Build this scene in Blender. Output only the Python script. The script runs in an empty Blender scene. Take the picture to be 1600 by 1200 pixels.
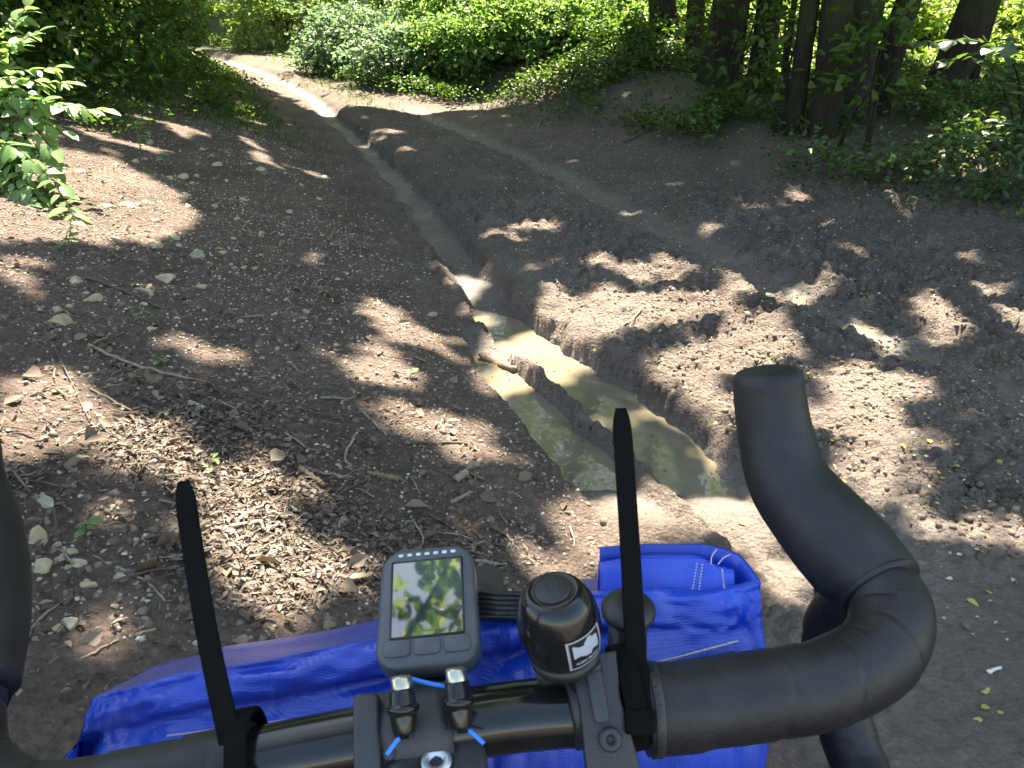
import bpy, bmesh, math, random
import numpy as np
from mathutils import Vector, Matrix

random.seed(7)
rng = np.random.default_rng(11)
SC = bpy.context.scene
COL = SC.collection
R = math.radians

# ------------------------------------------------------------------ camera
CAM_H = 1.42
cam_d = bpy.data.cameras.new('camera')
cam = bpy.data.objects.new('camera', cam_d); COL.objects.link(cam)
cam.location = (0, 0, CAM_H)
cam.rotation_euler = (R(90 - 24.5), 0, 0)
cam_d.sensor_width = 36.0
cam_d.lens = 36.0 * 1295 / 1600
cam_d.clip_start = 0.02
cam_d.clip_end = 600
cam_d.dof.use_dof = True
cam_d.dof.focus_distance = 3.2
cam_d.dof.aperture_fstop = 45
SC.camera = cam

# ------------------------------------------------------------------ sky, sun, exposure
SUN_EL, SUN_AZ = 62.0, 6.0          # elevation, degrees to the right of straight ahead (+Y)
w = bpy.data.worlds.new('World'); SC.world = w; w.use_nodes = True
nt = w.node_tree
sky = nt.nodes.new('ShaderNodeTexSky'); sky.sky_type = 'NISHITA'; sky.sun_disc = False
sky.sun_elevation = R(SUN_EL); sky.sun_rotation = R(SUN_AZ)
bg = nt.nodes['Background']; bg.inputs['Strength'].default_value = 0.09
nt.links.new(sky.outputs['Color'], bg.inputs['Color'])
sun_d = bpy.data.lights.new('sun', 'SUN'); sun = bpy.data.objects.new('sun', sun_d); COL.objects.link(sun)
sun_d.energy = 5.0; sun_d.angle = R(0.53); sun_d.color = (1.0, 0.975, 0.945)
SV = Vector((math.sin(R(SUN_AZ)) * math.cos(R(SUN_EL)), math.cos(R(SUN_AZ)) * math.cos(R(SUN_EL)), math.sin(R(SUN_EL))))
sun.rotation_euler = SV.to_track_quat('Z', 'Y').to_euler()
sun.location = (6, 9, 20)
vs = SC.view_settings
vs.view_transform = 'Standard'; vs.look = 'None'; vs.gamma = 1.0; vs.use_curve_mapping = False
vs.exposure = 2.75
vs.use_white_balance = True; vs.white_balance_temperature = 7800; vs.white_balance_tint = 8
SC.render.engine = 'CYCLES'
SC.cycles.use_denoising = True
SC.cycles.max_bounces = 6; SC.cycles.diffuse_bounces = 3; SC.cycles.glossy_bounces = 3
SC.cycles.transmission_bounces = 4; SC.cycles.transparent_max_bounces = 4
SC.cycles.sample_clamp_indirect = 6.0
SC.cycles.caustics_reflective = False; SC.cycles.caustics_refractive = False
SC.cycles.use_adaptive_sampling = True; SC.cycles.adaptive_threshold = 0.02

# ------------------------------------------------------------------ terrain
def _hash(ix, iy, seed):
    h = (ix.astype(np.int64) * 374761393 + iy.astype(np.int64) * 668265263 + seed * 974634777) & 0xFFFFFFFF
    h = ((h ^ (h >> 13)) * 1274126177) & 0xFFFFFFFF
    h = h ^ (h >> 16)
    return (h & 0xFFFFFF) / float(0x1000000)

def vnoise(x, y, seed=0):
    ix = np.floor(x); iy = np.floor(y); fx = x - ix; fy = y - iy
    ix = ix.astype(np.int64); iy = iy.astype(np.int64)
    fx = fx * fx * (3 - 2 * fx); fy = fy * fy * (3 - 2 * fy)
    a = _hash(ix, iy, seed); b = _hash(ix + 1, iy, seed); c = _hash(ix, iy + 1, seed); d = _hash(ix + 1, iy + 1, seed)
    return (a + (b - a) * fx) * (1 - fy) + (c + (d - c) * fx) * fy

def fbm(x, y, seed=0, octaves=4, gain=0.5):
    s = 0; a = 1; t = 0
    for o in range(octaves):
        s = s + a * vnoise(x, y, seed + o * 17); t += a
        a *= gain; x = x * 2.03 + 3.1; y = y * 2.03 - 1.7
    return s / t - 0.5

def domes(x, y, cell, seed):
    """rounded lumps on a jittered lattice, 0..1"""
    far = y > 90 * cell + 3.5
    if far.any() and not far.all():
        o = np.full_like(x, 0.35); k = ~far; o[k] = domes(x[k], y[k], cell, seed); return o
    gx = np.floor(x / cell).astype(np.int64); gy = np.floor(y / cell).astype(np.int64)
    best = np.zeros_like(x)
    for i in (-1, 0, 1):
        for j in (-1, 0, 1):
            cx = (gx + i + _hash(gx + i, gy + j, seed)) * cell
            cy = (gy + j + _hash(gx + i, gy + j, seed + 5)) * cell
            r = cell * (0.35 + 0.5 * _hash(gx + i, gy + j, seed + 9))
            hgt = 0.4 + 0.6 * _hash(gx + i, gy + j, seed + 13)
            d2 = ((x - cx) ** 2 + (y - cy) ** 2) / (r * r)
            best = np.maximum(best, hgt * np.sqrt(np.clip(1 - d2, 0, 1)))
    return best

def smooth(a, b, x):
    t = np.clip((x - a) / (b - a), 0, 1)
    return t * t * (3 - 2 * t)

# centre lines of the two wheel ruts: (y, x)
LEFT_RUT = [(-12, 3.4), (1.0, 1.05), (2.46, 0.62), (3.11, 0.35), (4.02, -0.03), (5.1, -0.33), (6.35, -0.69), (7.92, -1.2), (9.14, -1.65), (10.56, -2.2), (12.04, -2.70), (14.03, -3.58), (16.0, -4.63), (18, -5.82), (22, -8.8), (28, -14), (42, -28)]
RIGHT_RUT = [(-12, 4.8), (1.0, 2.5), (2.99, 2.07), (3.33, 1.97), (3.71, 1.82), (4.06, 1.66), (4.39, 1.53), (5.94, 0.93), (7.19, 0.55), (8.29, 0.04), (9.52, -0.43), (10.86, -1.09), (13, -2.0), (16, -3.6), (20, -5.9), (26, -10.6), (40, -23.5)]
SECOND_RUT = [(2.0, 0.42), (2.45, 0.29), (3.0, 0.09), (3.45, -0.09), (3.7, -0.11), (4.0, -0.06)]

def line(tab, y):
    t = np.array(tab); return np.interp(y, t[:, 0], t[:, 1])

def base_height(x, y):
    """slow shape of the place: gentle climb, bank on the one side, berm under the trees on the other"""
    x = np.asarray(x, float); y = np.asarray(y, float)
    z = 0.034 * np.logaddexp(0, (y - 4.5) * 1.2) / 1.2
    z = np.where(y > 24, np.minimum(z, 0.034 * 19.5 + (y - 24) * 0.012), z)
    dl = line(LEFT_RUT, y) - 0.38 - x
    z = z + 1.05 * (1 - np.exp(-np.clip(dl, 0, None) ** 1.3 * 0.28))
    dr = x - (line(RIGHT_RUT, y) + 0.9)
    dr = dr + 0.25 * (vnoise(y * 0.7, y * 0 + 3, 5) - 0.5)
    z = z + 0.30 * smooth(0.0, 2.2, dr) * smooth(2.5, 6.0, y) + 0.05 * smooth(2.2, 6, dr) + 0.24 * smooth(0.1, 1.1, dr) * smooth(8.5, 11, y) * smooth(3.2, 1.6, x)
    return z

def rut_profile(d, w, el, er):
    return (1 - smooth(w, w + er, d)) * (1 - smooth(w, w + el, -d))

def ruts(x, y):
    c = 0.95
    wob = 0.08 * fbm(x * 2.0 + 1.3, y * 2.2, 71, 3) + 0.13 * fbm(x * 6, y * 6, 33, 4, 0.65)
    dL = (x - line(LEFT_RUT, y)) * c + wob
    dR = (x - line(RIGHT_RUT, y)) * c + wob * 1.4
    d2 = (x - line(SECOND_RUT, y)) * c + wob * 0.6
    depL = np.interp(y, [1.7, 2.3, 2.65, 3.7, 4.15, 4.8, 7, 10, 14, 22], [0.0, 0.05, 0.165, 0.16, 0.125, 0.105, 0.085, 0.07, 0.05, 0.03])
    depR = np.interp(y, [0.5, 2.0, 3.2, 4.2, 5.0, 7, 10, 11.8, 22], [0.01, 0.015, 0.035, 0.050, 0.03, 0.045, 0.05, 0.0, 0.0])
    dep2 = np.interp(y, [2.1, 2.35, 2.65, 3.3, 3.6, 4.0], [0, 0.06, 0.165, 0.15, 0.11, 0.02])
    wL = np.interp(y, [2.2, 2.8, 3.5, 4.0, 6.5, 12], [0.10, 0.13, 0.125, 0.085, 0.065, 0.07])
    w2 = np.interp(y, [2.2, 2.6, 3.4], [0.10, 0.11, 0.07])
    pL = rut_profile(dL, wL, np.interp(y, [3.4, 4.2, 7], [0.045, 0.09, 0.13]), np.interp(y, [2.5, 3.5, 5, 8], [0.09, 0.08, 0.06, 0.07]))
    pR = rut_profile(dR, 0.07 + 0 * y, 0.20, 0.22)
    p2 = rut_profile(d2, w2, 0.05, 0.045) * (1 - smooth(3.4, 4.0, y))
    return dL, dR, d2, pL, pR, p2, depL, depR, dep2

def height(x, y, detail=True):
    x = np.asarray(x, float); y = np.asarray(y, float)
    z = base_height(x, y)
    dL, dR, d2, pL, pR, p2, depL, depR, dep2 = ruts(x, y)
    mid = smooth(0.1, 0.35, dL) * smooth(0.1, 0.4, -dR)
    z = z + 0.030 * mid * smooth(1.8, 3.0, y)
    # ridge of squeezed mud on each side of a rut
    z = z + 0.022 * np.exp(-((dL - 0.26) / 0.10) ** 2) * smooth(2.0, 2.8, y) + 0.02 * np.exp(-((dR - 0.36) / 0.2) ** 2) * smooth(2.5, 3.6, y) * (0.4 + vnoise(y * 2.4, y * 0, 8))
    rid = (line(LEFT_RUT, y) + line(SECOND_RUT, y)) / 2 + 0.005 + 0.02 * (vnoise(y * 6, y * 0, 18) - .5)
    ridge = np.exp(-((x - rid) / 0.045) ** 2) * smooth(2.25, 2.5, y) * (1 - smooth(3.45, 3.75, y))
    cut = np.maximum.reduce([pL * depL, pR * depR, p2 * dep2])
    z = z - cut * (1 - 0.75 * ridge) + 0.0 * ridge
    rutness = np.maximum.reduce([pL * smooth(1.9, 2.4, y), pR * 0.55, p2 * smooth(1.9, 2.3, y)])
    if detail:
        leftness = smooth(0.0, 0.35, -dL - 0.15)
        wetflat = np.exp(-(((x - 1.0) / 0.45) ** 2)) * (1 - smooth(1.7, 2.5, y))
        mud = (1 - leftness) * (1 - 0.9 * rutness) * (1 - 0.75 * wetflat) * (1 - 0.65 * smooth(5.5, 8.5, y))
        z = z + 0.10 * fbm(x * 1.1, y * 1.1, 3, 3) * (1 - 0.8 * rutness)
        amp = 0.35 + 1.1 * vnoise(x * 1.7 + 4, y * 1.7, 44)
        z = z + mud * amp * (-0.045 + 0.036 * domes(x + .03 * fbm(x * 9, y * 9, 2, 2), y + .03 * fbm(x * 9, y * 9, 6, 2), 0.15, 21) + 0.034 * domes(x, y, 0.065, 31) + 0.020 * domes(x, y, 0.034, 41) + 0.050 * fbm(x * 6, y * 6, 51, 5, 0.65) + 0.030 * np.abs(fbm(x * 13, y * 13, 53, 3, 0.6)) - 0.020 * smooth(.62, .8, vnoise(x * 17, y * 17, 54)))
        z = z + leftness * (0.035 * fbm(x * 4, y * 4, 61, 4) + 0.010 * domes(x, y, 0.05, 66) * vnoise(x * 3, y * 3, 4) + 0.006 * domes(x, y, 0.022, 67))
        z = z + rutness * (0.022 * fbm(x * 5, y * 3, 81, 4) + 0.010 * domes(x, y, 0.06, 83) * vnoise(x * 4, y * 4, 84))
    return z

# ------------------------------------------------------------------ helpers
ORIGIN = {}
def tag(o, label=None, cat=None, group=None, kind=None):
    if label: o['label'] = label
    if cat: o['category'] = cat
    if group: o['group'] = group
    if kind: o['kind'] = kind
    return o

def empty(name, loc):
    o = bpy.data.objects.new(name, None); COL.objects.link(o); o.location = loc
    o.empty_display_size = 0.1
    ORIGIN[o] = np.array(loc, float)
    return o

def np_mesh(name, V, faces_flat, nper, smooth_shade=False):
    """V (n,3); faces_flat int array; nper = corners per face (constant)"""
    V = np.ascontiguousarray(V, np.float32); F = np.ascontiguousarray(faces_flat, np.int32).ravel()
    m = bpy.data.meshes.new(name)
    nf = len(F) // nper
    m.vertices.add(len(V)); m.vertices.foreach_set('co', V.ravel())
    m.loops.add(len(F)); m.loops.foreach_set('vertex_index', F)
    m.polygons.add(nf)
    m.polygons.foreach_set('loop_start', np.arange(0, nf * nper, nper, dtype=np.int32))
    m.polygons.foreach_set('loop_total', np.full(nf, nper, np.int32))
    if smooth_shade: m.polygons.foreach_set('use_smooth', np.ones(nf, bool))
    m.update(calc_edges=True); m.validate()
    return m

def link(name, mesh, mat=None, parent=None):
    o = bpy.data.objects.new(name, mesh); COL.objects.link(o)
    if mat and not mesh.materials: mesh.materials.append(mat)
    if parent: o.parent = parent
    return o

def wmesh(name, V, F, mat, parent=None, smooth_shade=True):
    """mesh given in world coordinates, put under a thing (all roots are unrotated)"""
    root = parent
    while root is not None and root.parent is not None: root = root.parent
    V = np.array(V, float).reshape(-1, 3)
    if root is not None: V = V - ORIGIN[root]
    m = bpy.data.meshes.new(name); m.from_pydata([tuple(v) for v in V], [], F)
    if smooth_shade: m.polygons.foreach_set('use_smooth', np.ones(len(m.polygons), bool))
    m.update()
    return link(name, m, mat, parent)

def spline(P, n):
    """Catmull-Rom through P (k,3+) -> n samples"""
    P = np.array(P, float)
    if len(P) == 2: P = np.array([P[0], (P[0] + P[1]) / 2, P[1]])
    Q = np.vstack([2 * P[0] - P[1], P, 2 * P[-1] - P[-2]])
    t = np.linspace(0, len(P) - 1 - 1e-6, n); i = t.astype(int); f = (t - i)[:, None]
    a, b, c, d = Q[i], Q[i + 1], Q[i + 2], Q[i + 3]
    return 0.5 * (2 * b + (c - a) * f + (2 * a - 5 * b + 4 * c - d) * f ** 2 + (3 * b - a - 3 * c + d) * f ** 3)

def tube(P, rad, seg=10, caps=True, flat=None, up0=None):
    """tube along P; rad scalar or per point; flat=(a,b) makes a strap of half sizes a x b"""
    P = np.array(P, float); n = len(P); rad = np.broadcast_to(np.asarray(rad, float), (n,))
    T = np.gradient(P, axis=0); T /= np.linalg.norm(T, axis=1)[:, None] + 1e-12
    u = np.array(up0 if up0 is not None else (0, 0, 1.0))
    if abs(T[0] @ u) > 0.95 and up0 is None: u = np.array([1.0, 0, 0])
    V = []; ang = np.linspace(0, 2 * np.pi, seg, endpoint=False)
    for k in range(n):
        u = u - (u @ T[k]) * T[k]; u /= np.linalg.norm(u) + 1e-12
        v = np.cross(T[k], u)
        if flat:
            for a in ang:
                ca, sa = math.cos(a), math.sin(a)
                V.append(P[k] + u * flat[0] * math.copysign(abs(ca) ** 0.3, ca) * rad[k] + v * flat[1] * math.copysign(abs(sa) ** 0.3, sa) * rad[k])
        else:
            for a in ang: V.append(P[k] + (u * math.cos(a) + v * math.sin(a)) * rad[k])
    F = []
    for k in range(n - 1):
        for j in range(seg):
            j2 = (j + 1) % seg
            F.append((k * seg + j, k * seg + j2, (k + 1) * seg + j2, (k + 1) * seg + j))
    if caps:
        F.append(tuple(reversed(range(seg)))); F.append(tuple(range((n - 1) * seg, n * seg)))
    return np.array(V), F

def join(parts):
    V = []; F = []; o = 0
    for v, f in parts:
        V.append(np.array(v, float)); F += [tuple(i + o for i in q) for q in f]; o += len(v)
    return np.vstack(V), F

def lathe(profile, seg, A, axis, xdir=None):
    """profile list of (radius, height along axis) from A"""
    axis = np.array(axis, float); axis /= np.linalg.norm(axis)
    x = np.array(xdir if xdir is not None else (1, 0, 0), float); x -= (x @ axis) * axis; x /= np.linalg.norm(x)
    y = np.cross(axis, x)
    V = []; F = []; n = len(profile)
    for r, h in profile:
        for k in range(seg):
            a = 2 * math.pi * k / seg
            V.append(np.array(A) + axis * h + (x * math.cos(a) + y * math.sin(a)) * r)
    for i in range(n - 1):
        for k in range(seg):
            k2 = (k + 1) % seg
            F.append((i * seg + k, i * seg + k2, (i + 1) * seg + k2, (i + 1) * seg + k))
    F.append(tuple(reversed(range(seg)))); F.append(tuple(range((n - 1) * seg, n * seg)))
    return np.array(V), F

def slab(outline, z0, z1, bev, C, X, Y, Z):
    """outline (k,2) in the plane C + X a + Y b, extruded z0..z1 along Z with rounded edges"""
    o = np.array(outline, float); cen = o.mean(0); k = len(o)
    lay = [(1 - 0.0, z0, bev), (0, z0 + bev * 0.3, bev * 0.3), (0, z0 + bev, 0), (0, z1 - bev, 0), (0, z1 - bev * 0.3, bev * 0.3), (0, z1, bev)]
    V = []
    nrm = []
    for i in range(k):
        e1 = o[i] - o[i - 1]; e2 = o[(i + 1) % k] - o[i]
        t = e1 / (np.linalg.norm(e1) + 1e-9) + e2 / (np.linalg.norm(e2) + 1e-9); t /= np.linalg.norm(t) + 1e-9
        nrm.append((t[1], -t[0]))
    nrm = np.array(nrm)
    if ((o - cen) * nrm).sum() < 0: nrm = -nrm
    for _, z, inset in lay:
        q = o - nrm * inset
        for a, b in q: V.append(np.array(C) + np.array(X) * a + np.array(Y) * b + np.array(Z) * z)
    F = []
    for i in range(len(lay) - 1):
        for j in range(k):
            j2 = (j + 1) % k
            F.append((i * k + j, i * k + j2, (i + 1) * k + j2, (i + 1) * k + j))
    F.append(tuple(reversed(range(k)))); F.append(tuple(range((len(lay) - 1) * k, len(lay) * k)))
    return np.array(V), F

def round_rect(w, h, r, seg=6, taper=0.0):
    out = []
    for cx, cy, a0 in ((w / 2 - r, -h / 2 + r, -90), (w / 2 - r, h / 2 - r, 0), (-w / 2 + r, h / 2 - r, 90), (-w / 2 + r, -h / 2 + r, 180)):
        for k in range(seg + 1):
            a = R(a0 + 90 * k / seg)
            x = cx + r * math.cos(a); y = cy + r * math.sin(a)
            out.append((x * (1 - taper * y / h), y))
    return out

def leaves(P, D, N, L, W, shape='oval', fold=0.25, droop=0.15):
    """vectorised leaves: base P, direction D, face normal N, length L, width W -> (V, F flat, 4 corners)"""
    P = np.asarray(P, float); n = len(P)
    D = D / (np.linalg.norm(D, axis=1)[:, None] + 1e-9)
    N = N - (N * D).sum(1)[:, None] * D; N /= np.linalg.norm(N, axis=1)[:, None] + 1e-9
    S = np.cross(D, N); L = np.broadcast_to(L, (n,))[:, None]; W = np.broadcast_to(W, (n,))[:, None]
    pt = lambda a, s, h: P + D * L * a + S * W * s * 0.5 + N * (W * h)
    if shape == 'rhomb':
        V = np.stack([pt(0, 0, 0), pt(0.45, 1, fold), pt(1, 0, -droop), pt(0.45, -1, fold)], 1)
        q = np.array([0, 1, 2, 0, 2, 3]); k = 4
        F = (np.arange(n)[:, None] * k + q[None]).reshape(-1); return V.reshape(-1, 3), F, 3
    V = np.stack([pt(0, 0, 0), pt(0.28, 0.92, fold), pt(0.62, 0.85, fold - droop * .3), pt(1, 0, -droop), pt(0.62, -0.85, fold - droop * .3), pt(0.28, -0.92, fold)], 1)
    q = np.array([0, 1, 2, 3, 0, 3, 4, 5]); k = 6
    F = (np.arange(n)[:, None] * k + q[None]).reshape(-1)
    return V.reshape(-1, 3), F, 4

def leaf_obj(name, P, D, N, L, W, mat, parent=None, shape='oval', **kw):
    V, F, k = leaves(P, D, N, L, W, shape, **kw)
    root = parent
    while root is not None and root.parent is not None: root = root.parent
    if root is not None: V = V - ORIGIN[root]
    m = np_mesh(name, V, F, k)
    return link(name, m, mat, parent)

def rdir(n, zmean=0.0, zs=1.0):
    d = rng.normal(size=(n, 3)); d[:, 2] = d[:, 2] * zs + zmean
    return d / (np.linalg.norm(d, axis=1)[:, None] + 1e-9)

# ------------------------------------------------------------------ materials
def mat_new(name):
    m = bpy.data.materials.new(name); m.use_nodes = True
    t = m.node_tree; return m, t, t.nodes['Principled BSDF'], t.nodes['Material Output']

def node(t, typ, **kw):
    n = t.nodes.new(typ)
    for k, v in kw.items():
        if k in n.inputs: n.inputs[k].default_value = v
        else: setattr(n, k, v)
    return n

def ramp(t, fac, stops):
    r = t.nodes.new('ShaderNodeValToRGB'); e = r.color_ramp.elements
    while len(e) < len(stops): e.new(0.5)
    for i, (p, c) in enumerate(stops):
        e[i].position = p; e[i].color = (*c, 1) if len(c) == 3 else c
    t.links.new(fac, r.inputs['Fac']); return r.outputs['Color']

def mixc(t, fac, a, b, mode='MIX'):
    m = t.nodes.new('ShaderNodeMix'); m.data_type = 'RGBA'; m.blend_type = mode
    for inp, v in ((m.inputs[0], fac), (m.inputs[6], a), (m.inputs[7], b)):
        if hasattr(v, 'is_linked') or hasattr(v, 'links'): t.links.new(v, inp)
        elif isinstance(v, (int, float)): inp.default_value = v
        else: inp.default_value = (*v, 1) if len(v) == 3 else v
    return m.outputs[2]

def leaf_material(name, c0, c1, c2, transl=0.45, rough=0.45, tcol=None):
    m, t, p, out = mat_new(name)
    g = node(t, 'ShaderNodeNewGeometry'); oi = node(t, 'ShaderNodeObjectInfo')
    add = node(t, 'ShaderNodeMath', operation='ADD'); t.links.new(g.outputs['Random Per Island'], add.inputs[0]); t.links.new(oi.outputs['Random'], add.inputs[1])
    fr = node(t, 'ShaderNodeMath', operation='FRACT'); t.links.new(add.outputs[0], fr.inputs[0])
    col = ramp(t, fr.outputs[0], [(0.0, c0), (0.55, c1), (1.0, c2)])
    t.links.new(col, p.inputs['Base Color']); p.inputs['Roughness'].default_value = rough
    p.inputs['Specular IOR Level'].default_value = 0.35
    tr = node(t, 'ShaderNodeBsdfTranslucent')
    tc = mixc(t, 1.0, col, tcol or (1.5, 1.5, 0.55), 'MULTIPLY'); t.links.new(tc, tr.inputs['Color'])
    mx = node(t, 'ShaderNodeMixShader'); mx.inputs[0].default_value = transl
    t.links.new(p.outputs[0], mx.inputs[1]); t.links.new(tr.outputs[0], mx.inputs[2]); t.links.new(mx.outputs[0], out.inputs['Surface'])
    return m

def plain(name, col, rough=0.5, metallic=0.0, spec=0.5, var=0.15, scale=60, bump=0.0, bscale=200, coat=0.0):
    """object-space mottled colour with fine relief"""
    m, t, p, out = mat_new(name)
    tc = node(t, 'ShaderNodeTexCoord')
    nz = node(t, 'ShaderNodeTexNoise', Scale=scale, Detail=5.0, Roughness=0.6); t.links.new(tc.outputs['Object'], nz.inputs['Vector'])
    a = tuple(max(0, c * (1 - var)) for c in col); b = tuple(min(1, c * (1 + var)) for c in col)
    t.links.new(ramp(t, nz.outputs['Fac'], [(0.3, a), (0.7, b)]), p.inputs['Base Color'])
    p.inputs['Roughness'].default_value = rough; p.inputs['Metallic'].default_value = metallic; p.inputs['Specular IOR Level'].default_value = spec
    p.inputs['Coat Weight'].default_value = coat
    rr = node(t, 'ShaderNodeMapRange'); rr.inputs['To Min'].default_value = max(0.02, rough - 0.12); rr.inputs['To Max'].default_value = min(1, rough + 0.12)
    t.links.new(nz.outputs['Fac'], rr.inputs['Value']); t.links.new(rr.outputs[0], p.inputs['Roughness'])
    if bump:
        n2 = node(t, 'ShaderNodeTexNoise', Scale=bscale, Detail=4.0); t.links.new(tc.outputs['Object'], n2.inputs['Vector'])
        bp = node(t, 'ShaderNodeBump', Strength=bump, Distance=0.002); t.links.new(n2.outputs['Fac'], bp.inputs['Height']); t.links.new(bp.outputs['Normal'], p.inputs['Normal'])
    return m

# ------------------------------------------------------------------ measured places (metres)
BIG_STONES = [
    ((-1.526, 3.875), 0.1, 0.067, 'fist-sized rounded grey limestone on the dark bank, largest near the upper slope'),
    ((-1.84, 3.799), 0.07, 0.047, 'pale angular limestone just downhill of the green bank seedling'),
    ((-1.468, 3.396), 0.101, 0.054, 'long tapering pale limestone lying diagonally on the dark bank'),
    ((-1.445, 3.118), 0.094, 0.039, 'flat cream limestone slab resting against a dark twig on the bank'),
    ((-1.547, 2.908), 0.074, 0.053, 'split cream limestone with a notch on the upper bank'),
    ((-1.676, 3.062), 0.067, 0.045, 'pale limestone pair-mate lying just above the split stone'),
    ((-1.502, 2.601), 0.073, 0.083, 'large upright pitted limestone at the top of the thin pale root'),
    ((-1.584, 2.735), 0.051, 0.031, 'flat cream stone touching the upright pitted limestone'),
    ((-0.925, 2.188), 0.077, 0.044, 'flat pale green-grey limestone left of the middle of the bank'),
    ((-0.406, 3.874), 0.08, 0.042, 'rounded pale stone beside the muddy rut above the puddle'),
    ((-1.036, 1.749), 0.053, 0.025, 'cream stone in the shadow below the sunlit strip of bank'),
    ((-0.832, 1.908), 0.051, 0.029, 'angular sunlit stone behind the black strap tail'),
    ((-0.989, 1.439), 0.037, 0.056, 'tall cream stone beside the bar tape edge of the frame'),
    ((-0.94, 1.354), 0.057, 0.036, 'broad cream stone below the tall one by the bar tape'),
    ((-1.04, 1.565), 0.069, 0.02, 'flat grey-blue slab stone near the bar tape'),
    ((-0.888, 1.39), 0.042, 0.024, 'rounded cream stone among the pebbles beside the broad cream stone'),
    ((-0.818, 1.213), 0.036, 0.036, 'thin grey-green slate-like stone amid dead leaves'),
    ((-0.788, 1.357), 0.029, 0.022, 'isolated pale round stone amid twig litter'),
    ((-0.837, 1.327), 0.032, 0.02, 'tilted cream stone between the pebbles and the twig litter'),
    ((-2.112, 4.557), 0.103, 0.055, 'yellowish angular stone high on the bank below the bright shrub'),
    ((-2.151, 4.408), 0.116, 0.042, 'flat tan stone beside the yellowish angular one under the shrub'),
    ((-1.915, 4.412), 0.072, 0.042, 'triangular pale stone high on the bank'),
]
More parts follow.
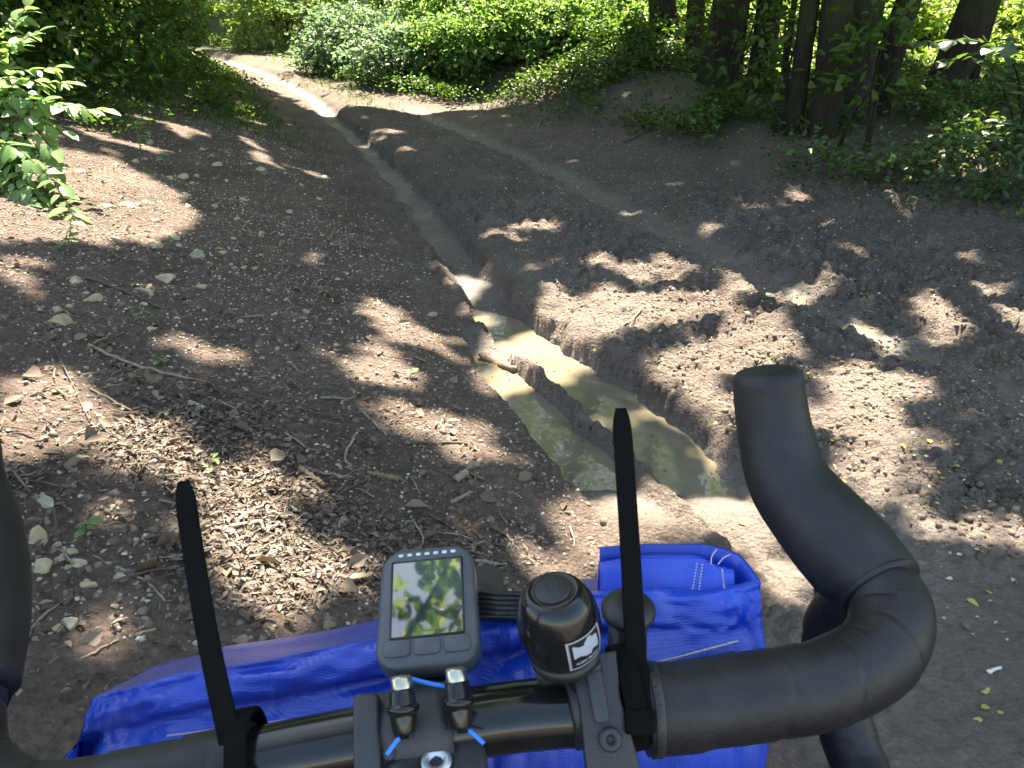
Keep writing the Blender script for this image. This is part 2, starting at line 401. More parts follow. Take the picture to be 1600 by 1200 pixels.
SMALL_STONES = [(-1.335, 3.406, 0.041), (-1.267, 2.729, 0.034), (-1.717, 4.139, 0.053), (-1.079, 2.243, 0.023), (-1.705, 3.892, 0.061), (-1.307, 3.915, 0.033), (-1.434, 3.811, 0.033), (-0.913, 1.424, 0.028), (-0.925, 1.394, 0.021), (-1.259, 2.065, 0.036), (-0.91, 1.602, 0.023), (-0.835, 1.2, 0.025), (-0.493, 2.049, 0.026), (-0.395, 2.933, 0.038), (-2.561, 4.976, 0.053), (-2.189, 5.571, 0.075), (-2.21, 5.43, 0.064), (-1.755, 5.441, 0.063), (-1.865, 6.278, 0.082), (-2.733, 6.418, 0.076), (-2.125, 6.089, 0.076), (-2.524, 5.387, 0.037), (-1.031, 2.337, 0.021), (-1.405, 6.066, 0.043), (-2.274, 5.007, 0.028), (-1.184, 2.203, 0.021), (-0.693, 3.005, 0.018), (-1.395, 2.983, 0.026), (-0.587, 2.811, 0.016), (-1.036, 3.188, 0.023), (-1.745, 3.351, 0.019), (-1.627, 4.847, 0.043), (-0.894, 2.539, 0.023), (-1.492, 4.148, 0.032), (-2.1, 5.485, 0.035), (-1.628, 2.73, 0.019), (-1.371, 3.918, 0.026), (-2.022, 5.141, 0.04), (-1.871, 4.016, 0.034), (-1.475, 3.221, 0.03), (-1.311, 2.533, 0.021), (-1.963, 4.068, 0.025), (-2.422, 6.651, 0.052), (-0.68, 2.492, 0.013), (-1.093, 2.177, 0.02), (-1.005, 2.292, 0.019), (-1.177, 5.624, 0.032), (-2.148, 5.72, 0.038), (-1.343, 2.448, 0.018), (-2.474, 5.578, 0.052), (-1.994, 5.133, 0.027), (-1.737, 6.437, 0.032), (-1.81, 5.03, 0.046), (-1.705, 3.091, 0.028), (-0.977, 2.21, 0.017), (-1.797, 3.7, 0.02), (-1.907, 4.867, 0.043), (-0.906, 4.333, 0.022), (-2.131, 4.544, 0.028), (-1.215, 2.317, 0.015), (-1.312, 2.113, 0.018), (-0.75, 3.172, 0.023), (-0.867, 2.836, 0.023), (-0.905, 4.158, 0.032), (-1.466, 5.431, 0.047), (-2.076, 7.692, 0.065), (-1.222, 2.087, 0.019), (-1.113, 3.637, 0.03), (-1.355, 2.101, 0.013), (-0.7, 3.063, 0.027), (-0.917, 2.527, 0.016), (-1.384, 4.959, 0.043), (-1.029, 4.364, 0.031), (-1.27, 3.942, 0.034), (-1.886, 6.27, 0.04), (-0.985, 4.099, 0.021), (-0.637, 2.952, 0.016), (-1.494, 4.376, 0.037), (-2.081, 4.708, 0.034), (-1.579, 2.807, 0.027), (-1.456, 4.059, 0.035), (-1.18, 2.429, 0.018), (-1.737, 3.241, 0.023), (-0.909, 2.463, 0.021), (-1.335, 3.862, 0.031), (-2.27, 6.404, 0.038), (-1.03, 5.224, 0.042), (-1.016, 3.531, 0.023), (-1.308, 4.204, 0.024), (-1.167, 5.001, 0.038), (-1.341, 2.379, 0.015), (-1.498, 4.614, 0.035), (-1.953, 3.515, 0.034), (-1.48, 2.775, 0.019), (-2.714, 6.245, 0.032), (-0.695, 2.974, 0.027), (-1.59, 2.954, 0.023), (-0.856, 2.415, 0.021), (-0.98, 3.237, 0.027), (-0.885, 2.709, 0.018), (-0.857, 2.524, 0.021), (-2.091, 4.725, 0.031), (-0.771, 2.336, 0.022), (-1.649, 4.02, 0.035), (-1.753, 3.762, 0.02), (-1.631, 3.12, 0.027), (-1.418, 4.62, 0.041), (-1.816, 6.166, 0.032), (-2.464, 5.689, 0.035), (-1.178, 2.207, 0.022), (-1.537, 6.874, 0.04), (-1.098, 2.214, 0.014), (-0.8, 3.412, 0.025), (-1.973, 5.804, 0.031), (-0.9, 3.424, 0.031), (-1.064, 3.052, 0.025), (-1.304, 3.8, 0.022), (-0.898, 4.438, 0.023), (-1.264, 2.27, 0.016), (-1.25, 2.899, 0.027), (-1.753, 3.955, 0.028), (-1.374, 2.188, 0.013), (-1.295, 2.311, 0.022), (-1.568, 3.133, 0.024), (-1.574, 6.246, 0.051), (-1.102, 2.461, 0.023), (-2.011, 6.509, 0.049), (-0.808, 2.565, 0.02), (-1.629, 2.709, 0.019), (-0.721, 3.594, 0.023), (-1.15, 2.462, 0.024), (-0.705, 1.257, 0.016), (-0.793, 1.347, 0.016), (-0.768, 1.486, 0.012), (-0.808, 1.391, 0.016), (-0.885, 1.494, 0.013), (-0.899, 1.229, 0.019), (-0.888, 1.569, 0.022), (-0.779, 1.398, 0.01), (-0.756, 1.353, 0.017), (-0.918, 1.242, 0.01), (-0.934, 1.528, 0.015), (-0.726, 1.307, 0.018), (-0.925, 1.4, 0.017), (-0.978, 1.365, 0.021), (-0.738, 1.252, 0.013), (-0.765, 1.275, 0.017), (-0.939, 1.511, 0.011), (-0.698, 1.237, 0.012), (-0.816, 1.439, 0.017), (-0.811, 1.486, 0.018), (-0.91, 1.346, 0.011), (-0.954, 1.44, 0.021), (-0.891, 1.243, 0.011), (-0.805, 1.579, 0.012), (-0.842, 1.186, 0.016), (-0.767, 1.412, 0.012), (-0.902, 1.376, 0.021), (-0.986, 1.449, 0.02), (-0.856, 1.166, 0.012), (-0.813, 1.313, 0.019), (-0.886, 1.206, 0.012), (-0.902, 1.617, 0.02), (-0.993, 1.47, 0.011), (-0.931, 1.427, 0.021), (-0.858, 1.439, 0.021), (-0.993, 1.465, 0.022), (-0.721, 1.338, 0.02), (-0.879, 1.185, 0.017), (-0.761, 1.254, 0.011), (-1.004, 1.504, 0.017), ]
STICKS = [
    ([(-1.351, 2.46), (-1.245, 2.415), (-1.103, 2.372), (-0.959, 2.391)], 0.0138, 'long pale grey branch lying across the middle of the bank'),
    ([(-1.672, 3.129), (-1.525, 3.066), (-1.398, 3.015), (-1.294, 2.955)], 0.0142, 'dark twig lying against the flat cream limestone slab'),
    ([(-1.53, 2.536), (-1.371, 2.319), (-1.229, 2.114), (-1.101, 1.925)], 0.0072, 'thin dark root running down past the upright pitted limestone'),
    ([(-1.196, 2.136), (-1.066, 2.053), (-0.937, 1.989)], 0.0082, 'thin twig along the edge of the sunlit strip of bank'),
    ([(-0.883, 2.246), (-0.764, 2.199)], 0.0082, 'short silvery twig beside the flat green-grey limestone'),
    ([(-0.562, 1.979), (-0.515, 1.984), (-0.439, 1.994)], 0.0128, 'bluish grey straight stick beyond the cycle computer'),
    ([(-0.579, 1.961), (-0.504, 1.914)], 0.0218, 'short thick bark-covered stick touching the bluish grey one'),
    ([(-0.476, 1.858), (-0.446, 1.938), (-0.398, 2.016)], 0.0087, 'dark bent stick just nearer than the bluish grey one'),
    ([(-0.414, 2.04), (-0.314, 2.058)], 0.0187, 'stubby brown stick beside the dark bent one'),
    ([(-0.169, 2.145), (-0.099, 2.321)], 0.0272, 'broad flake of pale bark near the puddle edge'),
    ([(-0.175, 2.024), (-0.118, 2.118)], 0.013, 'sunlit short peeled stick just below the bark flake'),
    ([(-0.148, 2.215), (-0.083, 2.197)], 0.012, 'orange-brown stick poking out under the bark flake'),
    ([(-0.481, 2.247), (-0.485, 2.1), (-0.459, 2.06)], 0.0101, 'forked crooked twig standing above the leaf litter'),
    ([(-0.487, 2.425), (-0.394, 2.304)], 0.0107, 'straight grey twig in the shade beyond the forked twig'),
    ([(-0.346, 2.287), (-0.149, 2.421)], 0.0143, 'long dark stick lying level near the left groove of the puddle'),
    ([(-0.225, 1.92), (-0.171, 1.898)], 0.0143, 'short dark stick just beyond the cycle computer corner'),
    ([(-0.267, 1.805), (-0.146, 1.864), (-0.073, 1.828)], 0.0085, 'long bent stick lying beyond the top of the cycle computer'),
    ([(-0.652, 1.655), (-0.619, 1.75)], 0.0146, 'sunlit tan stick nearest the black strap tail'),
    ([(-0.619, 1.771), (-0.595, 1.727), (-0.569, 1.723)], 0.0136, 'curved tan twig at the tip of the sunlit tan stick'),
    ([(-0.654, 1.614), (-0.58, 1.693)], 0.016, 'pale stick with a forked end under the sunlit tan stick'),
    ([(-0.645, 1.612), (-0.617, 1.557)], 0.008, 'pale side twig hanging from the forked pale stick'),
    ([(-0.53, 1.714), (-0.481, 1.801)], 0.0066, 'thin grey twig between the sunlit patch and the cycle computer'),
    ([(-0.096, 1.758), (-0.013, 1.774)], 0.0118, 'grey stick right beside the cycle computer'),
    ([(-0.392, 1.313), (-0.323, 1.341)], 0.0111, 'peeled pale stick at the edge of the blue bag'),
    ([(-0.801, 1.385), (-0.736, 1.356), (-0.689, 1.318)], 0.0074, 'speckled grey twig in the litter between pebbles and strap'),
    ([(-0.765, 1.139), (-0.723, 1.191)], 0.0067, 'thin pale straight twig low in the leaf litter'),
    ([(-0.71, 1.205), (-0.676, 1.239)], 0.0095, 'short grey stick beside the thin pale twig'),
    ([(-0.864, 1.145), (-0.875, 1.211), (-0.852, 1.286)], 0.0068, 'curved grey twig arching beside the bar tape'),
    ([(-0.144, 3.573), (-0.074, 3.522), (0.017, 3.41)], 0.0479, 'short brown log half sunk in the mud ridge between the grooves'),
    ([(0.44, 3.553), (0.56, 3.776), (0.672, 3.95), (0.769, 3.929)], 0.0089, 'thin bent twig on the sunlit mud hump'),
    ([(0.716, 4.367), (0.875, 4.459)], 0.0143, 'greenish straight twig at the top of the sunlit mud hump'),
    ([(1.134, 8.647), (1.449, 8.962)], 0.0272, 'dark branch lying at the edge of the undergrowth'),
    ([(-0.968, 3.163), (-0.906, 3.032), (-0.808, 2.957)], 0.0081, 'thin dark forked twig alone in the middle of the bare bank'),
    ([(1.102, 1.472), (1.147, 1.494)], 0.0108, 'small white stick on the wet mud beyond the bar tape'),
]
YELLOW_LEAVES = [(2.329, 4.753), (2.149, 4.748), (2.624, 7.076), (0.664, 4.481), (0.651, 4.005), (-0.367, 4.582), (-0.66, 4.734), (-0.55, 2.76), (-0.942, 4.975), (-0.911, 3.814), (-0.713, 2.366), (1.255, 2.737), (1.479, 2.576), (1.408, 2.35), (1.395, 2.322), (1.537, 2.532), (1.338, 2.51), (1.332, 2.814), (1.291, 2.692), (1.427, 2.205), (1.04, 1.374), (1.07, 1.363), (1.024, 1.336), (1.065, 1.423), (1.199, 1.755), (1.284, 1.782), (0.721, 2.147), (0.68, 2.141), (1.074, 2.328), (1.129, 2.576), (1.023, 3.055), (1.639, 2.35), (1.649, 2.449), (1.54, 2.764), (1.5, 2.41), (0.749, 2.702), (0.709, 2.98), (0.377, 3.479), (0.264, 3.785), (1.207, 3.104)]
TREES = [('a', 1.835, 10.452), ('b', 2.06, 10.43), ('c', 2.159, 9.663), ('d', 2.382, 9.943), ('e', 2.719, 9.368), ('f', 2.598, 7.904), ('g', 2.741, 7.571), ('h', 3.218, 8.022), ('i', 3.964, 9.161), ('j', 4.654, 9.389), ('k', 5.097, 9.704)]
SHRUBS = [('near', -2.372, 3.925), ('l1', -2.854, 5.338), ('l2', -3.024, 6.663), ('l3', -3.312, 8.491), ('l4', -3.94, 11.391), ('c1', -5.587, 21.112), ('c2', -3.15, 14.464), ('c3', -2.097, 13.052), ('c4', -1.66, 14.268), ('c5', -0.355, 12.11), ('c6', 0.496, 11.349), ('c7', 1.282, 11.069), ('s1', 2.332, 9.647), ('s2', 2.747, 7.467), ('hz', 3.679, 6.795)]
PLANTS = [(-1.886, 3.398), (-2.009, 3.709), (-1.348, 2.77), (-0.778, 1.828), (-0.924, 1.488), (-2.627, 6.022), (-2.311, 5.638), (2.707, 5.725), (2.15, 8.218), (1.564, 9.169), (2.475, 7.279), (2.642, 6.394), (3.055, 6.258), (3.111, 5.498), (3.209, 5.208), (2.384, 7.536), (0.599, 10.133), (0.0, 11.625), (-0.392, 2.89), (-1.118, 2.473)]
BAR = [(-0.158, 0.2639, 1.1021), (-0.0934, 0.2742, 1.1103), (0.0, 0.2862, 1.1197), (0.0663, 0.2914, 1.1191)]
TAPE_R = [(0.0616, 0.2906, 1.1196), (0.0798, 0.2919, 1.1202), (0.1144, 0.2971, 1.1218), (0.1383, 0.3014, 1.1216), (0.1587, 0.3074, 1.1226), (0.1771, 0.3169, 1.1242), (0.1901, 0.3284, 1.1278), (0.1978, 0.3433, 1.1316), (0.1989, 0.3578, 1.1345)]
HOOD_R = [(0.1986, 0.359, 1.1348), (0.1957, 0.3668, 1.1373), (0.1896, 0.3771, 1.1406), (0.1818, 0.3919, 1.1465), (0.1712, 0.4101, 1.1552), (0.1634, 0.4232, 1.1646), (0.1597, 0.436, 1.1783), (0.1568, 0.4453, 1.1938), (0.1546, 0.4508, 1.2082), (0.1534, 0.4531, 1.2169)]
DROP_R = [(0.2069, 0.3788, 1.1178), (0.2087, 0.4086, 1.0867), (0.2085, 0.4248, 1.05), (0.2124, 0.4195, 1.0141), (0.2209, 0.3999, 0.9834), (0.2251, 0.3771, 0.9693), (0.2113, 0.3246, 0.9747), (0.1897, 0.2719, 1.0038), (0.1686, 0.2336, 1.0404)]
TAPE_L = [(-0.1157, 0.2693, 1.1079), (-0.1436, 0.2646, 1.1037), (-0.1847, 0.258, 1.0988), (-0.2131, 0.2569, 1.0962), (-0.2329, 0.2609, 1.1002), (-0.2491, 0.2711, 1.1082), (-0.2575, 0.285, 1.117), (-0.2603, 0.2958, 1.1238)]
HOOD_L = [(-0.2598, 0.2978, 1.1259), (-0.2639, 0.3105, 1.1318), (-0.2692, 0.3277, 1.1407), (-0.2783, 0.3483, 1.1523), (-0.2888, 0.368, 1.1664), (-0.2982, 0.3826, 1.1791), (-0.3009, 0.39, 1.1907), (-0.3009, 0.3951, 1.2018)]
DROP_L = [(-0.2613, 0.3019, 1.1178), (-0.3041, 0.3432, 1.0879), (-0.3456, 0.3749, 1.037), (-0.3525, 0.3694, 1.0007), (-0.3475, 0.3461, 0.9737), (-0.3092, 0.2877, 0.9902), (-0.2685, 0.2387, 1.0274)]
GPS = [(-0.0635, 0.2974, 1.137), (-0.0129, 0.2994, 1.1413), (-0.0224, 0.3588, 1.1656), (-0.0691, 0.3569, 1.1613)]
BELL = [(0.0233, 0.2904, 1.1579), (0.0173, 0.2875, 1.1923)]
TIE_L = [(-0.1667, 0.3617, 1.201), (-0.1575, 0.3386, 1.1791), (-0.1466, 0.3131, 1.1569), (-0.1356, 0.2898, 1.1396), (-0.1249, 0.2686, 1.1268), (-0.12, 0.257, 1.1206), (-0.1169, 0.2482, 1.1157)]
TIE_R = [(0.0564, 0.3861, 1.2302), (0.0575, 0.3642, 1.204), (0.0583, 0.3403, 1.178), (0.058, 0.3139, 1.1563), (0.0572, 0.291, 1.1423), (0.0563, 0.2748, 1.1355), (0.0562, 0.2683, 1.1309)]
STEM = [(-0.0328, 0.2592, 1.1207), (-0.0347, 0.2754, 1.1225), (-0.052, 0.2585, 1.1192), (-0.0092, 0.2614, 1.1206), (-0.0365, 0.2822, 1.1278)]
PLATE = [(-0.0712, 0.2808, 1.1392), (-0.0597, 0.281, 1.1395), (-0.0559, 0.2537, 1.1206), (-0.068, 0.2537, 1.1206)]
BARREL_ENDS = [[(-0.0484, 0.2759, 1.1524), (-0.0463, 0.2626, 1.1352)], [(-0.0247, 0.2788, 1.154), (-0.0222, 0.2651, 1.1359)]]
CORD = [[(-0.046, 0.2837, 1.1455), (-0.0366, 0.2812, 1.1449), (-0.028, 0.2806, 1.1436)], [(-0.0419, 0.2634, 1.137), (-0.0478, 0.2596, 1.1359), (-0.053, 0.2535, 1.1322)], [(-0.0255, 0.2657, 1.1374), (-0.0179, 0.2628, 1.1357), (-0.012, 0.2584, 1.1334)]]
KNOB = [(0.0569, 0.3229, 1.1519), (0.0577, 0.3198, 1.1211)]
RIB = [(-0.019, 0.3552, 1.1383), (0.0041, 0.355, 1.138), (0.004, 0.341, 1.1314), (-0.0173, 0.341, 1.1314)]
BAG_TOP = [(-0.2182, 0.3237, 1.0933), (-0.2108, 0.3261, 1.0939), (-0.2002, 0.3297, 1.0944), (-0.1799, 0.3346, 1.098), (-0.1509, 0.338, 1.1006), (-0.1131, 0.3406, 1.1064), (-0.0734, 0.3442, 1.1142), (-0.0408, 0.3468, 1.12), (-0.0146, 0.3488, 1.1244), (0.0041, 0.3505, 1.1281), (0.0238, 0.3525, 1.1324), (0.0465, 0.3542, 1.1361), (0.071, 0.3549, 1.1377), (0.1036, 0.3543, 1.1364), (0.1189, 0.3553, 1.1386), (0.1317, 0.3585, 1.1407)]
BAG_INNER = [(0.0487, 0.3773, 1.1387), (0.0729, 0.3772, 1.1432), (0.092, 0.3775, 1.1438), (0.1036, 0.3772, 1.1432), (0.1124, 0.3727, 1.1405), (0.1216, 0.3718, 1.1386)]
BAG_FAR = [(0.0506, 0.3958, 1.1358), (0.0757, 0.3949, 1.1387), (0.0956, 0.3949, 1.1387), (0.1116, 0.3931, 1.1395), (0.127, 0.384, 1.139), (0.1319, 0.3589, 1.1404)]
SEAM = [(0.0654, 0.3129, 1.1251), (0.0819, 0.3151, 1.1275), (0.0979, 0.3177, 1.1308), (0.1114, 0.3202, 1.1339)]
SEAM_L = [(-0.1662, 0.2935, 1.0995), (-0.0657, 0.3028, 1.1078)]
STITCH = [[(0.1002, 0.3682, 1.1451), (0.0967, 0.3584, 1.1357)], [(0.103, 0.368, 1.1448), (0.1001, 0.3582, 1.1354)], [(0.1137, 0.3669, 1.1423), (0.1138, 0.358, 1.1348)]]
THREADS = [[(0.1081, 0.3688, 1.1442), (0.1089, 0.3722, 1.1468), (0.1124, 0.3764, 1.1488)], [(0.1119, 0.3688, 1.1442), (0.1152, 0.3719, 1.1462), (0.1202, 0.3753, 1.1463)]]
BUSH_TIPS = [(-2.571, 4.887, 1.293), (-2.771, 5.025, 1.355), (-2.429, 4.701, 1.126), (-2.565, 4.638, 0.987), (-2.308, 4.512, 0.951), (-2.125, 4.502, 0.93), (-2.319, 4.313, 0.755), (-2.557, 4.429, 0.77), (-2.232, 4.138, 0.613), (-2.39, 4.066, 0.454), (-2.297, 4.405, 0.837), (-2.745, 4.801, 1.103), (-2.259, 4.607, 0.919), (-2.311, 4.092, 0.512), (-2.948, 4.981, 1.258), (-2.786, 4.596, 0.894), (-2.371, 4.208, 0.647), (-2.53, 4.239, 0.593), (-2.627, 4.172, 0.446), (-2.48, 4.582, 0.863), (-2.795, 5.075, 1.221), (-2.474, 4.567, 1.072), (-2.374, 4.374, 0.649), (-2.347, 3.896, 0.323), (-2.178, 3.928, 0.394), (-2.485, 4.013, 0.339), (-2.1, 3.966, 0.478), (-2.676, 4.225, 0.564), (-2.7, 5.055, 1.419), (-2.415, 4.772, 1.04)]

# ------------------------------------------------------------------ ground
def ground_material():
    m, t, p, out = mat_new('earth')
    tc = node(t, 'ShaderNodeTexCoord'); O = tc.outputs['Object']
    at = lambda n: node(t, 'ShaderNodeAttribute', attribute_name=n).outputs['Fac']
    wet, left, green = at('wet'), at('bank'), at('green')
    n1 = node(t, 'ShaderNodeTexNoise', Scale=2.2, Detail=6.0, Roughness=0.6); t.links.new(O, n1.inputs['Vector'])
    n2 = node(t, 'ShaderNodeTexNoise', Scale=38.0, Detail=8.0, Roughness=0.72); t.links.new(O, n2.inputs['Vector'])
    n3 = node(t, 'ShaderNodeTexNoise', Scale=150.0, Detail=4.0, Roughness=0.7); t.links.new(O, n3.inputs['Vector'])
    vo = node(t, 'ShaderNodeTexVoronoi', Scale=70.0); t.links.new(O, vo.inputs['Vector'])
    mud = ramp(t, n1.outputs['Fac'], [(0.3, (0.148, 0.114, 0.092)), (0.7, (0.224, 0.177, 0.148))])
    soil = ramp(t, n1.outputs['Fac'], [(0.3, (0.126, 0.092, 0.072)), (0.7, (0.210, 0.157, 0.130))])
    c = mixc(t, left, mud, soil)
    sp = ramp(t, n2.outputs['Fac'], [(0.28, (0.50, 0.48, 0.46)), (0.5, (1, 1, 1)), (0.72, (1.5, 1.45, 1.38))])
    c = mixc(t, 0.85, c, sp, 'MULTIPLY')
    sp2 = ramp(t, vo.outputs['Distance'], [(0.05, (1.25, 1.22, 1.18)), (0.5, (0.82, 0.82, 0.82))])
    c = mixc(t, 0.6, c, sp2, 'MULTIPLY')
    wetc = mixc(t, n2.outputs['Fac'], (0.090, 0.079, 0.070), (0.185, 0.163, 0.142))  # wet mud, its colour lightened to stand in for lost sheen
    c = mixc(t, wet, c, wetc)
    gr = ramp(t, n2.outputs['Fac'], [(0.3, (0.035, 0.055, 0.018)), (0.7, (0.10, 0.13, 0.04))])
    c = mixc(t, green, c, gr)
    t.links.new(c, p.inputs['Base Color'])
    rr = node(t, 'ShaderNodeMapRange'); rr.inputs['To Min'].default_value = 0.88; rr.inputs['To Max'].default_value = 0.26
    t.links.new(wet, rr.inputs['Value'])
    rv = node(t, 'ShaderNodeMath', operation='MULTIPLY_ADD'); t.links.new(n3.outputs['Fac'], rv.inputs[0]); rv.inputs[1].default_value = 0.25
    t.links.new(rr.outputs[0], rv.inputs[2]); t.links.new(rv.outputs[0], p.inputs['Roughness'])
    p.inputs['Specular IOR Level'].default_value = 0.35
    hs = node(t, 'ShaderNodeMath', operation='MULTIPLY_ADD'); t.links.new(n2.outputs['Fac'], hs.inputs[0]); hs.inputs[1].default_value = 1.6; t.links.new(n3.outputs['Fac'], hs.inputs[2])
    h2 = node(t, 'ShaderNodeMath', operation='SUBTRACT'); t.links.new(hs.outputs[0], h2.inputs[0]); t.links.new(vo.outputs['Distance'], h2.inputs[1])
    bs = node(t, 'ShaderNodeMapRange'); bs.inputs['To Min'].default_value = 1.0; bs.inputs['To Max'].default_value = 0.35; t.links.new(wet, bs.inputs['Value'])
    bp = node(t, 'ShaderNodeBump', Distance=0.016); t.links.new(bs.outputs[0], bp.inputs['Strength']); t.links.new(h2.outputs[0], bp.inputs['Height']); t.links.new(bp.outputs['Normal'], p.inputs['Normal'])
    return m

def build_ground():
    tcols = np.linspace(-1, 1, 561)
    g = []; s = tcols[1] - tcols[0]; v = 1.0
    while v < 9: s *= 1.13; v += s; g.append(v)
    tcols = np.concatenate([-np.array(g)[::-1], tcols, g])
    ys = [0.75]
    while ys[-1] < 120: ys.append(ys[-1] + min(2.5, 0.0040 * (ys[-1] + 0.45)) if ys[-1] < 26 else ys[-1] * 1.05)
    back = [0.75]; d = 0.02
    while back[-1] > -14: d *= 1.16; back.append(back[-1] - d)
    ys = np.array(back[:0:-1] + ys)
    wid = 0.95 + 0.70 * np.clip(ys, 0.75, None)
    X = tcols[None, :] * wid[:, None]; Y = np.repeat(ys[:, None], len(tcols), 1)
    x, y = X.ravel(), Y.ravel()
    z = height(x, y)
    # crumbling faces: shift the skin sideways a little, most where it is steep
    dL0, *_ = ruts(x, y); sh = 0.030 * (1 - smooth(7, 10, y)) * (0.35 + 0.65 * smooth(-0.45, 0.0, dL0)) * smooth(0.9, 1.2, y)
    x = x + sh * (fbm(y * 16 + z * 30, z * 38 + x * 9, 301, 3, .6)); y = y + sh * (fbm(x * 16 - z * 26, z * 38 + y * 9, 302, 3, .6))
    ny, nx = X.shape
    i = np.arange(ny * nx).reshape(ny, nx)
    F = np.stack([i[:-1, :-1], i[:-1, 1:], i[1:, 1:], i[1:, :-1]], -1).reshape(-1)
    m = np_mesh('ground', np.stack([x, y, z], 1), F, 4, True)
    dL, dR, d2, pL, pR, p2, *_ = ruts(x, y)
    wet = np.maximum.reduce([pL ** 3 * smooth(1.9, 2.5, y), pR ** 3 * 0.85 * (1 - smooth(10.6, 11.8, y)), p2 * smooth(2, 2.4, y)])
    wet = np.maximum(wet, 0.8 * np.exp(-(((x - 1.05) / 0.40) ** 2)) * (1 - smooth(1.8, 2.7, y)))
    wet = np.clip(wet * (0.75 + 0.6 * fbm(x * 3, y * 3, 5, 3)) + 0.30 * smooth(0.0, 0.3, dL) * (1 - smooth(5, 7, y)) * vnoise(x * 2, y * 2, 19), 0, 1)
    marg = (smooth(2.1, 2.4, y) * (1 - smooth(3.9, 4.3, y)) * (np.abs(x - line(LEFT_RUT, y) + .1) < .5)) * smooth(-.025, -.07, z)
    wet = np.clip(np.maximum(wet, 0.9 * marg), 0, 1)
    bank = smooth(0.05, 0.4, -dL - 0.12)
    dr = x - (line(RIGHT_RUT, y) + 1.7); dl = line(LEFT_RUT, y) - 1.6 - x
    green = np.clip(np.maximum(smooth(0, 1.0, dr) * smooth(6, 9, y) * 0.7, smooth(0, 1.2, dl) * smooth(7.5, 10, y) * 0.8) + smooth(17, 22, y), 0, 1)
    green = np.clip(green + 0.4 * smooth(9.5, 12, y) * mid_grass(x, y), 0, 1) * (0.5 + vnoise(x * 4, y * 4, 77))
    for n, a in (('wet', wet), ('bank', bank), ('green', np.clip(green, 0, 1))):
        at = m.attributes.new(n, 'FLOAT', 'POINT'); at.data.foreach_set('value', a.astype(np.float32))
    o = link('ground', m, ground_material()); o['kind'] = 'structure'
    return o

def mid_grass(x, y):
    l = line(LEFT_RUT, y); r = line(RIGHT_RUT, y)
    return np.exp(-((x - (l + r) / 2) / 0.35) ** 2) * vnoise(x * 3, y * 3, 9)

build_ground()

def puddle_material():
    m, t, p, out = mat_new('muddy_water')
    tc = node(t, 'ShaderNodeTexCoord')
    n1 = node(t, 'ShaderNodeTexNoise', Scale=5.0, Detail=4.0); t.links.new(tc.outputs['Object'], n1.inputs['Vector'])
    t.links.new(ramp(t, n1.outputs['Fac'], [(0.3, (0.165, 0.138, 0.090)), (0.7, (0.222, 0.186, 0.125))]), p.inputs['Base Color'])
    p.inputs['Roughness'].default_value = 0.04; p.inputs['IOR'].default_value = 1.33
    n2 = node(t, 'ShaderNodeTexNoise', Scale=16.0, Detail=2.0); t.links.new(tc.outputs['Object'], n2.inputs['Vector'])
    bp = node(t, 'ShaderNodeBump', Strength=0.10, Distance=0.01); t.links.new(n2.outputs['Fac'], bp.inputs['Height']); t.links.new(bp.outputs['Normal'], p.inputs['Normal'])
    return m
MUDDY = puddle_material()

def sheet(name, rows, z):
    """water sheet between two shore lines; rows = (y, x0, x1)"""
    V = []; F = []
    for y, a, b in rows:
        for k in range(7): V.append((a + (b - a) * k / 6, y, z))
    for i in range(len(rows) - 1):
        for k in range(6): F.append((i * 7 + k, i * 7 + k + 1, i * 7 + k + 8, i * 7 + k + 7))
    o = wmesh(name, V, F, MUDDY); o['kind'] = 'structure'; return o

WATER_Z = -0.078
ys = np.linspace(2.15, 4.15, 30)
sheet('puddle_water', [(float(v), float(min(line(SECOND_RUT, v), line(LEFT_RUT, v) - 0.1)) - 0.22, float(line(LEFT_RUT, v)) + 0.24) for v in ys], WATER_Z)
ys = np.linspace(2.6, 4.7, 24)
sheet('rut_water', [(float(v), float(line(RIGHT_RUT, v)) - 0.16, float(line(RIGHT_RUT, v)) + 0.16) for v in ys], -0.040)

# ------------------------------------------------------------------ trees, canopy, shrubs
H1 = lambda x, y: float(height(np.array([x]), np.array([y]), False)[0])

def bark_material(name, c0, c1, moss):
    m, t, p, out = mat_new(name)
    tc = node(t, 'ShaderNodeTexCoord'); mp = node(t, 'ShaderNodeMapping'); mp.inputs['Scale'].default_value = (9, 9, 1.6)
    t.links.new(tc.outputs['Object'], mp.inputs['Vector'])
    n = node(t, 'ShaderNodeTexNoise', Scale=3.0, Detail=8.0, Roughness=0.7); t.links.new(mp.outputs[0], n.inputs['Vector'])
    n2 = node(t, 'ShaderNodeTexNoise', Scale=2.2, Detail=5.0); t.links.new(tc.outputs['Object'], n2.inputs['Vector'])
    c = ramp(t, n.outputs['Fac'], [(0.32, c0), (0.68, c1)])
    f = ramp(t, n2.outputs['Fac'], [(0.45, (0, 0, 0)), (0.62, (moss, moss, moss))])
    c = mixc(t, f, c, (0.045, 0.060, 0.014)); t.links.new(c, p.inputs['Base Color'])
    p.inputs['Roughness'].default_value = 0.9; p.inputs['Specular IOR Level'].default_value = 0.2
    bp = node(t, 'ShaderNodeBump', Strength=1.0, Distance=0.06); t.links.new(n.outputs['Fac'], bp.inputs['Height']); t.links.new(bp.outputs['Normal'], p.inputs['Normal'])
    return m
BARK = bark_material('bark', (0.017, 0.014, 0.010), (0.052, 0.042, 0.031), 0.7)
BARK_PALE = bark_material('pale_bark', (0.022, 0.020, 0.016), (0.075, 0.067, 0.054), 0.5)

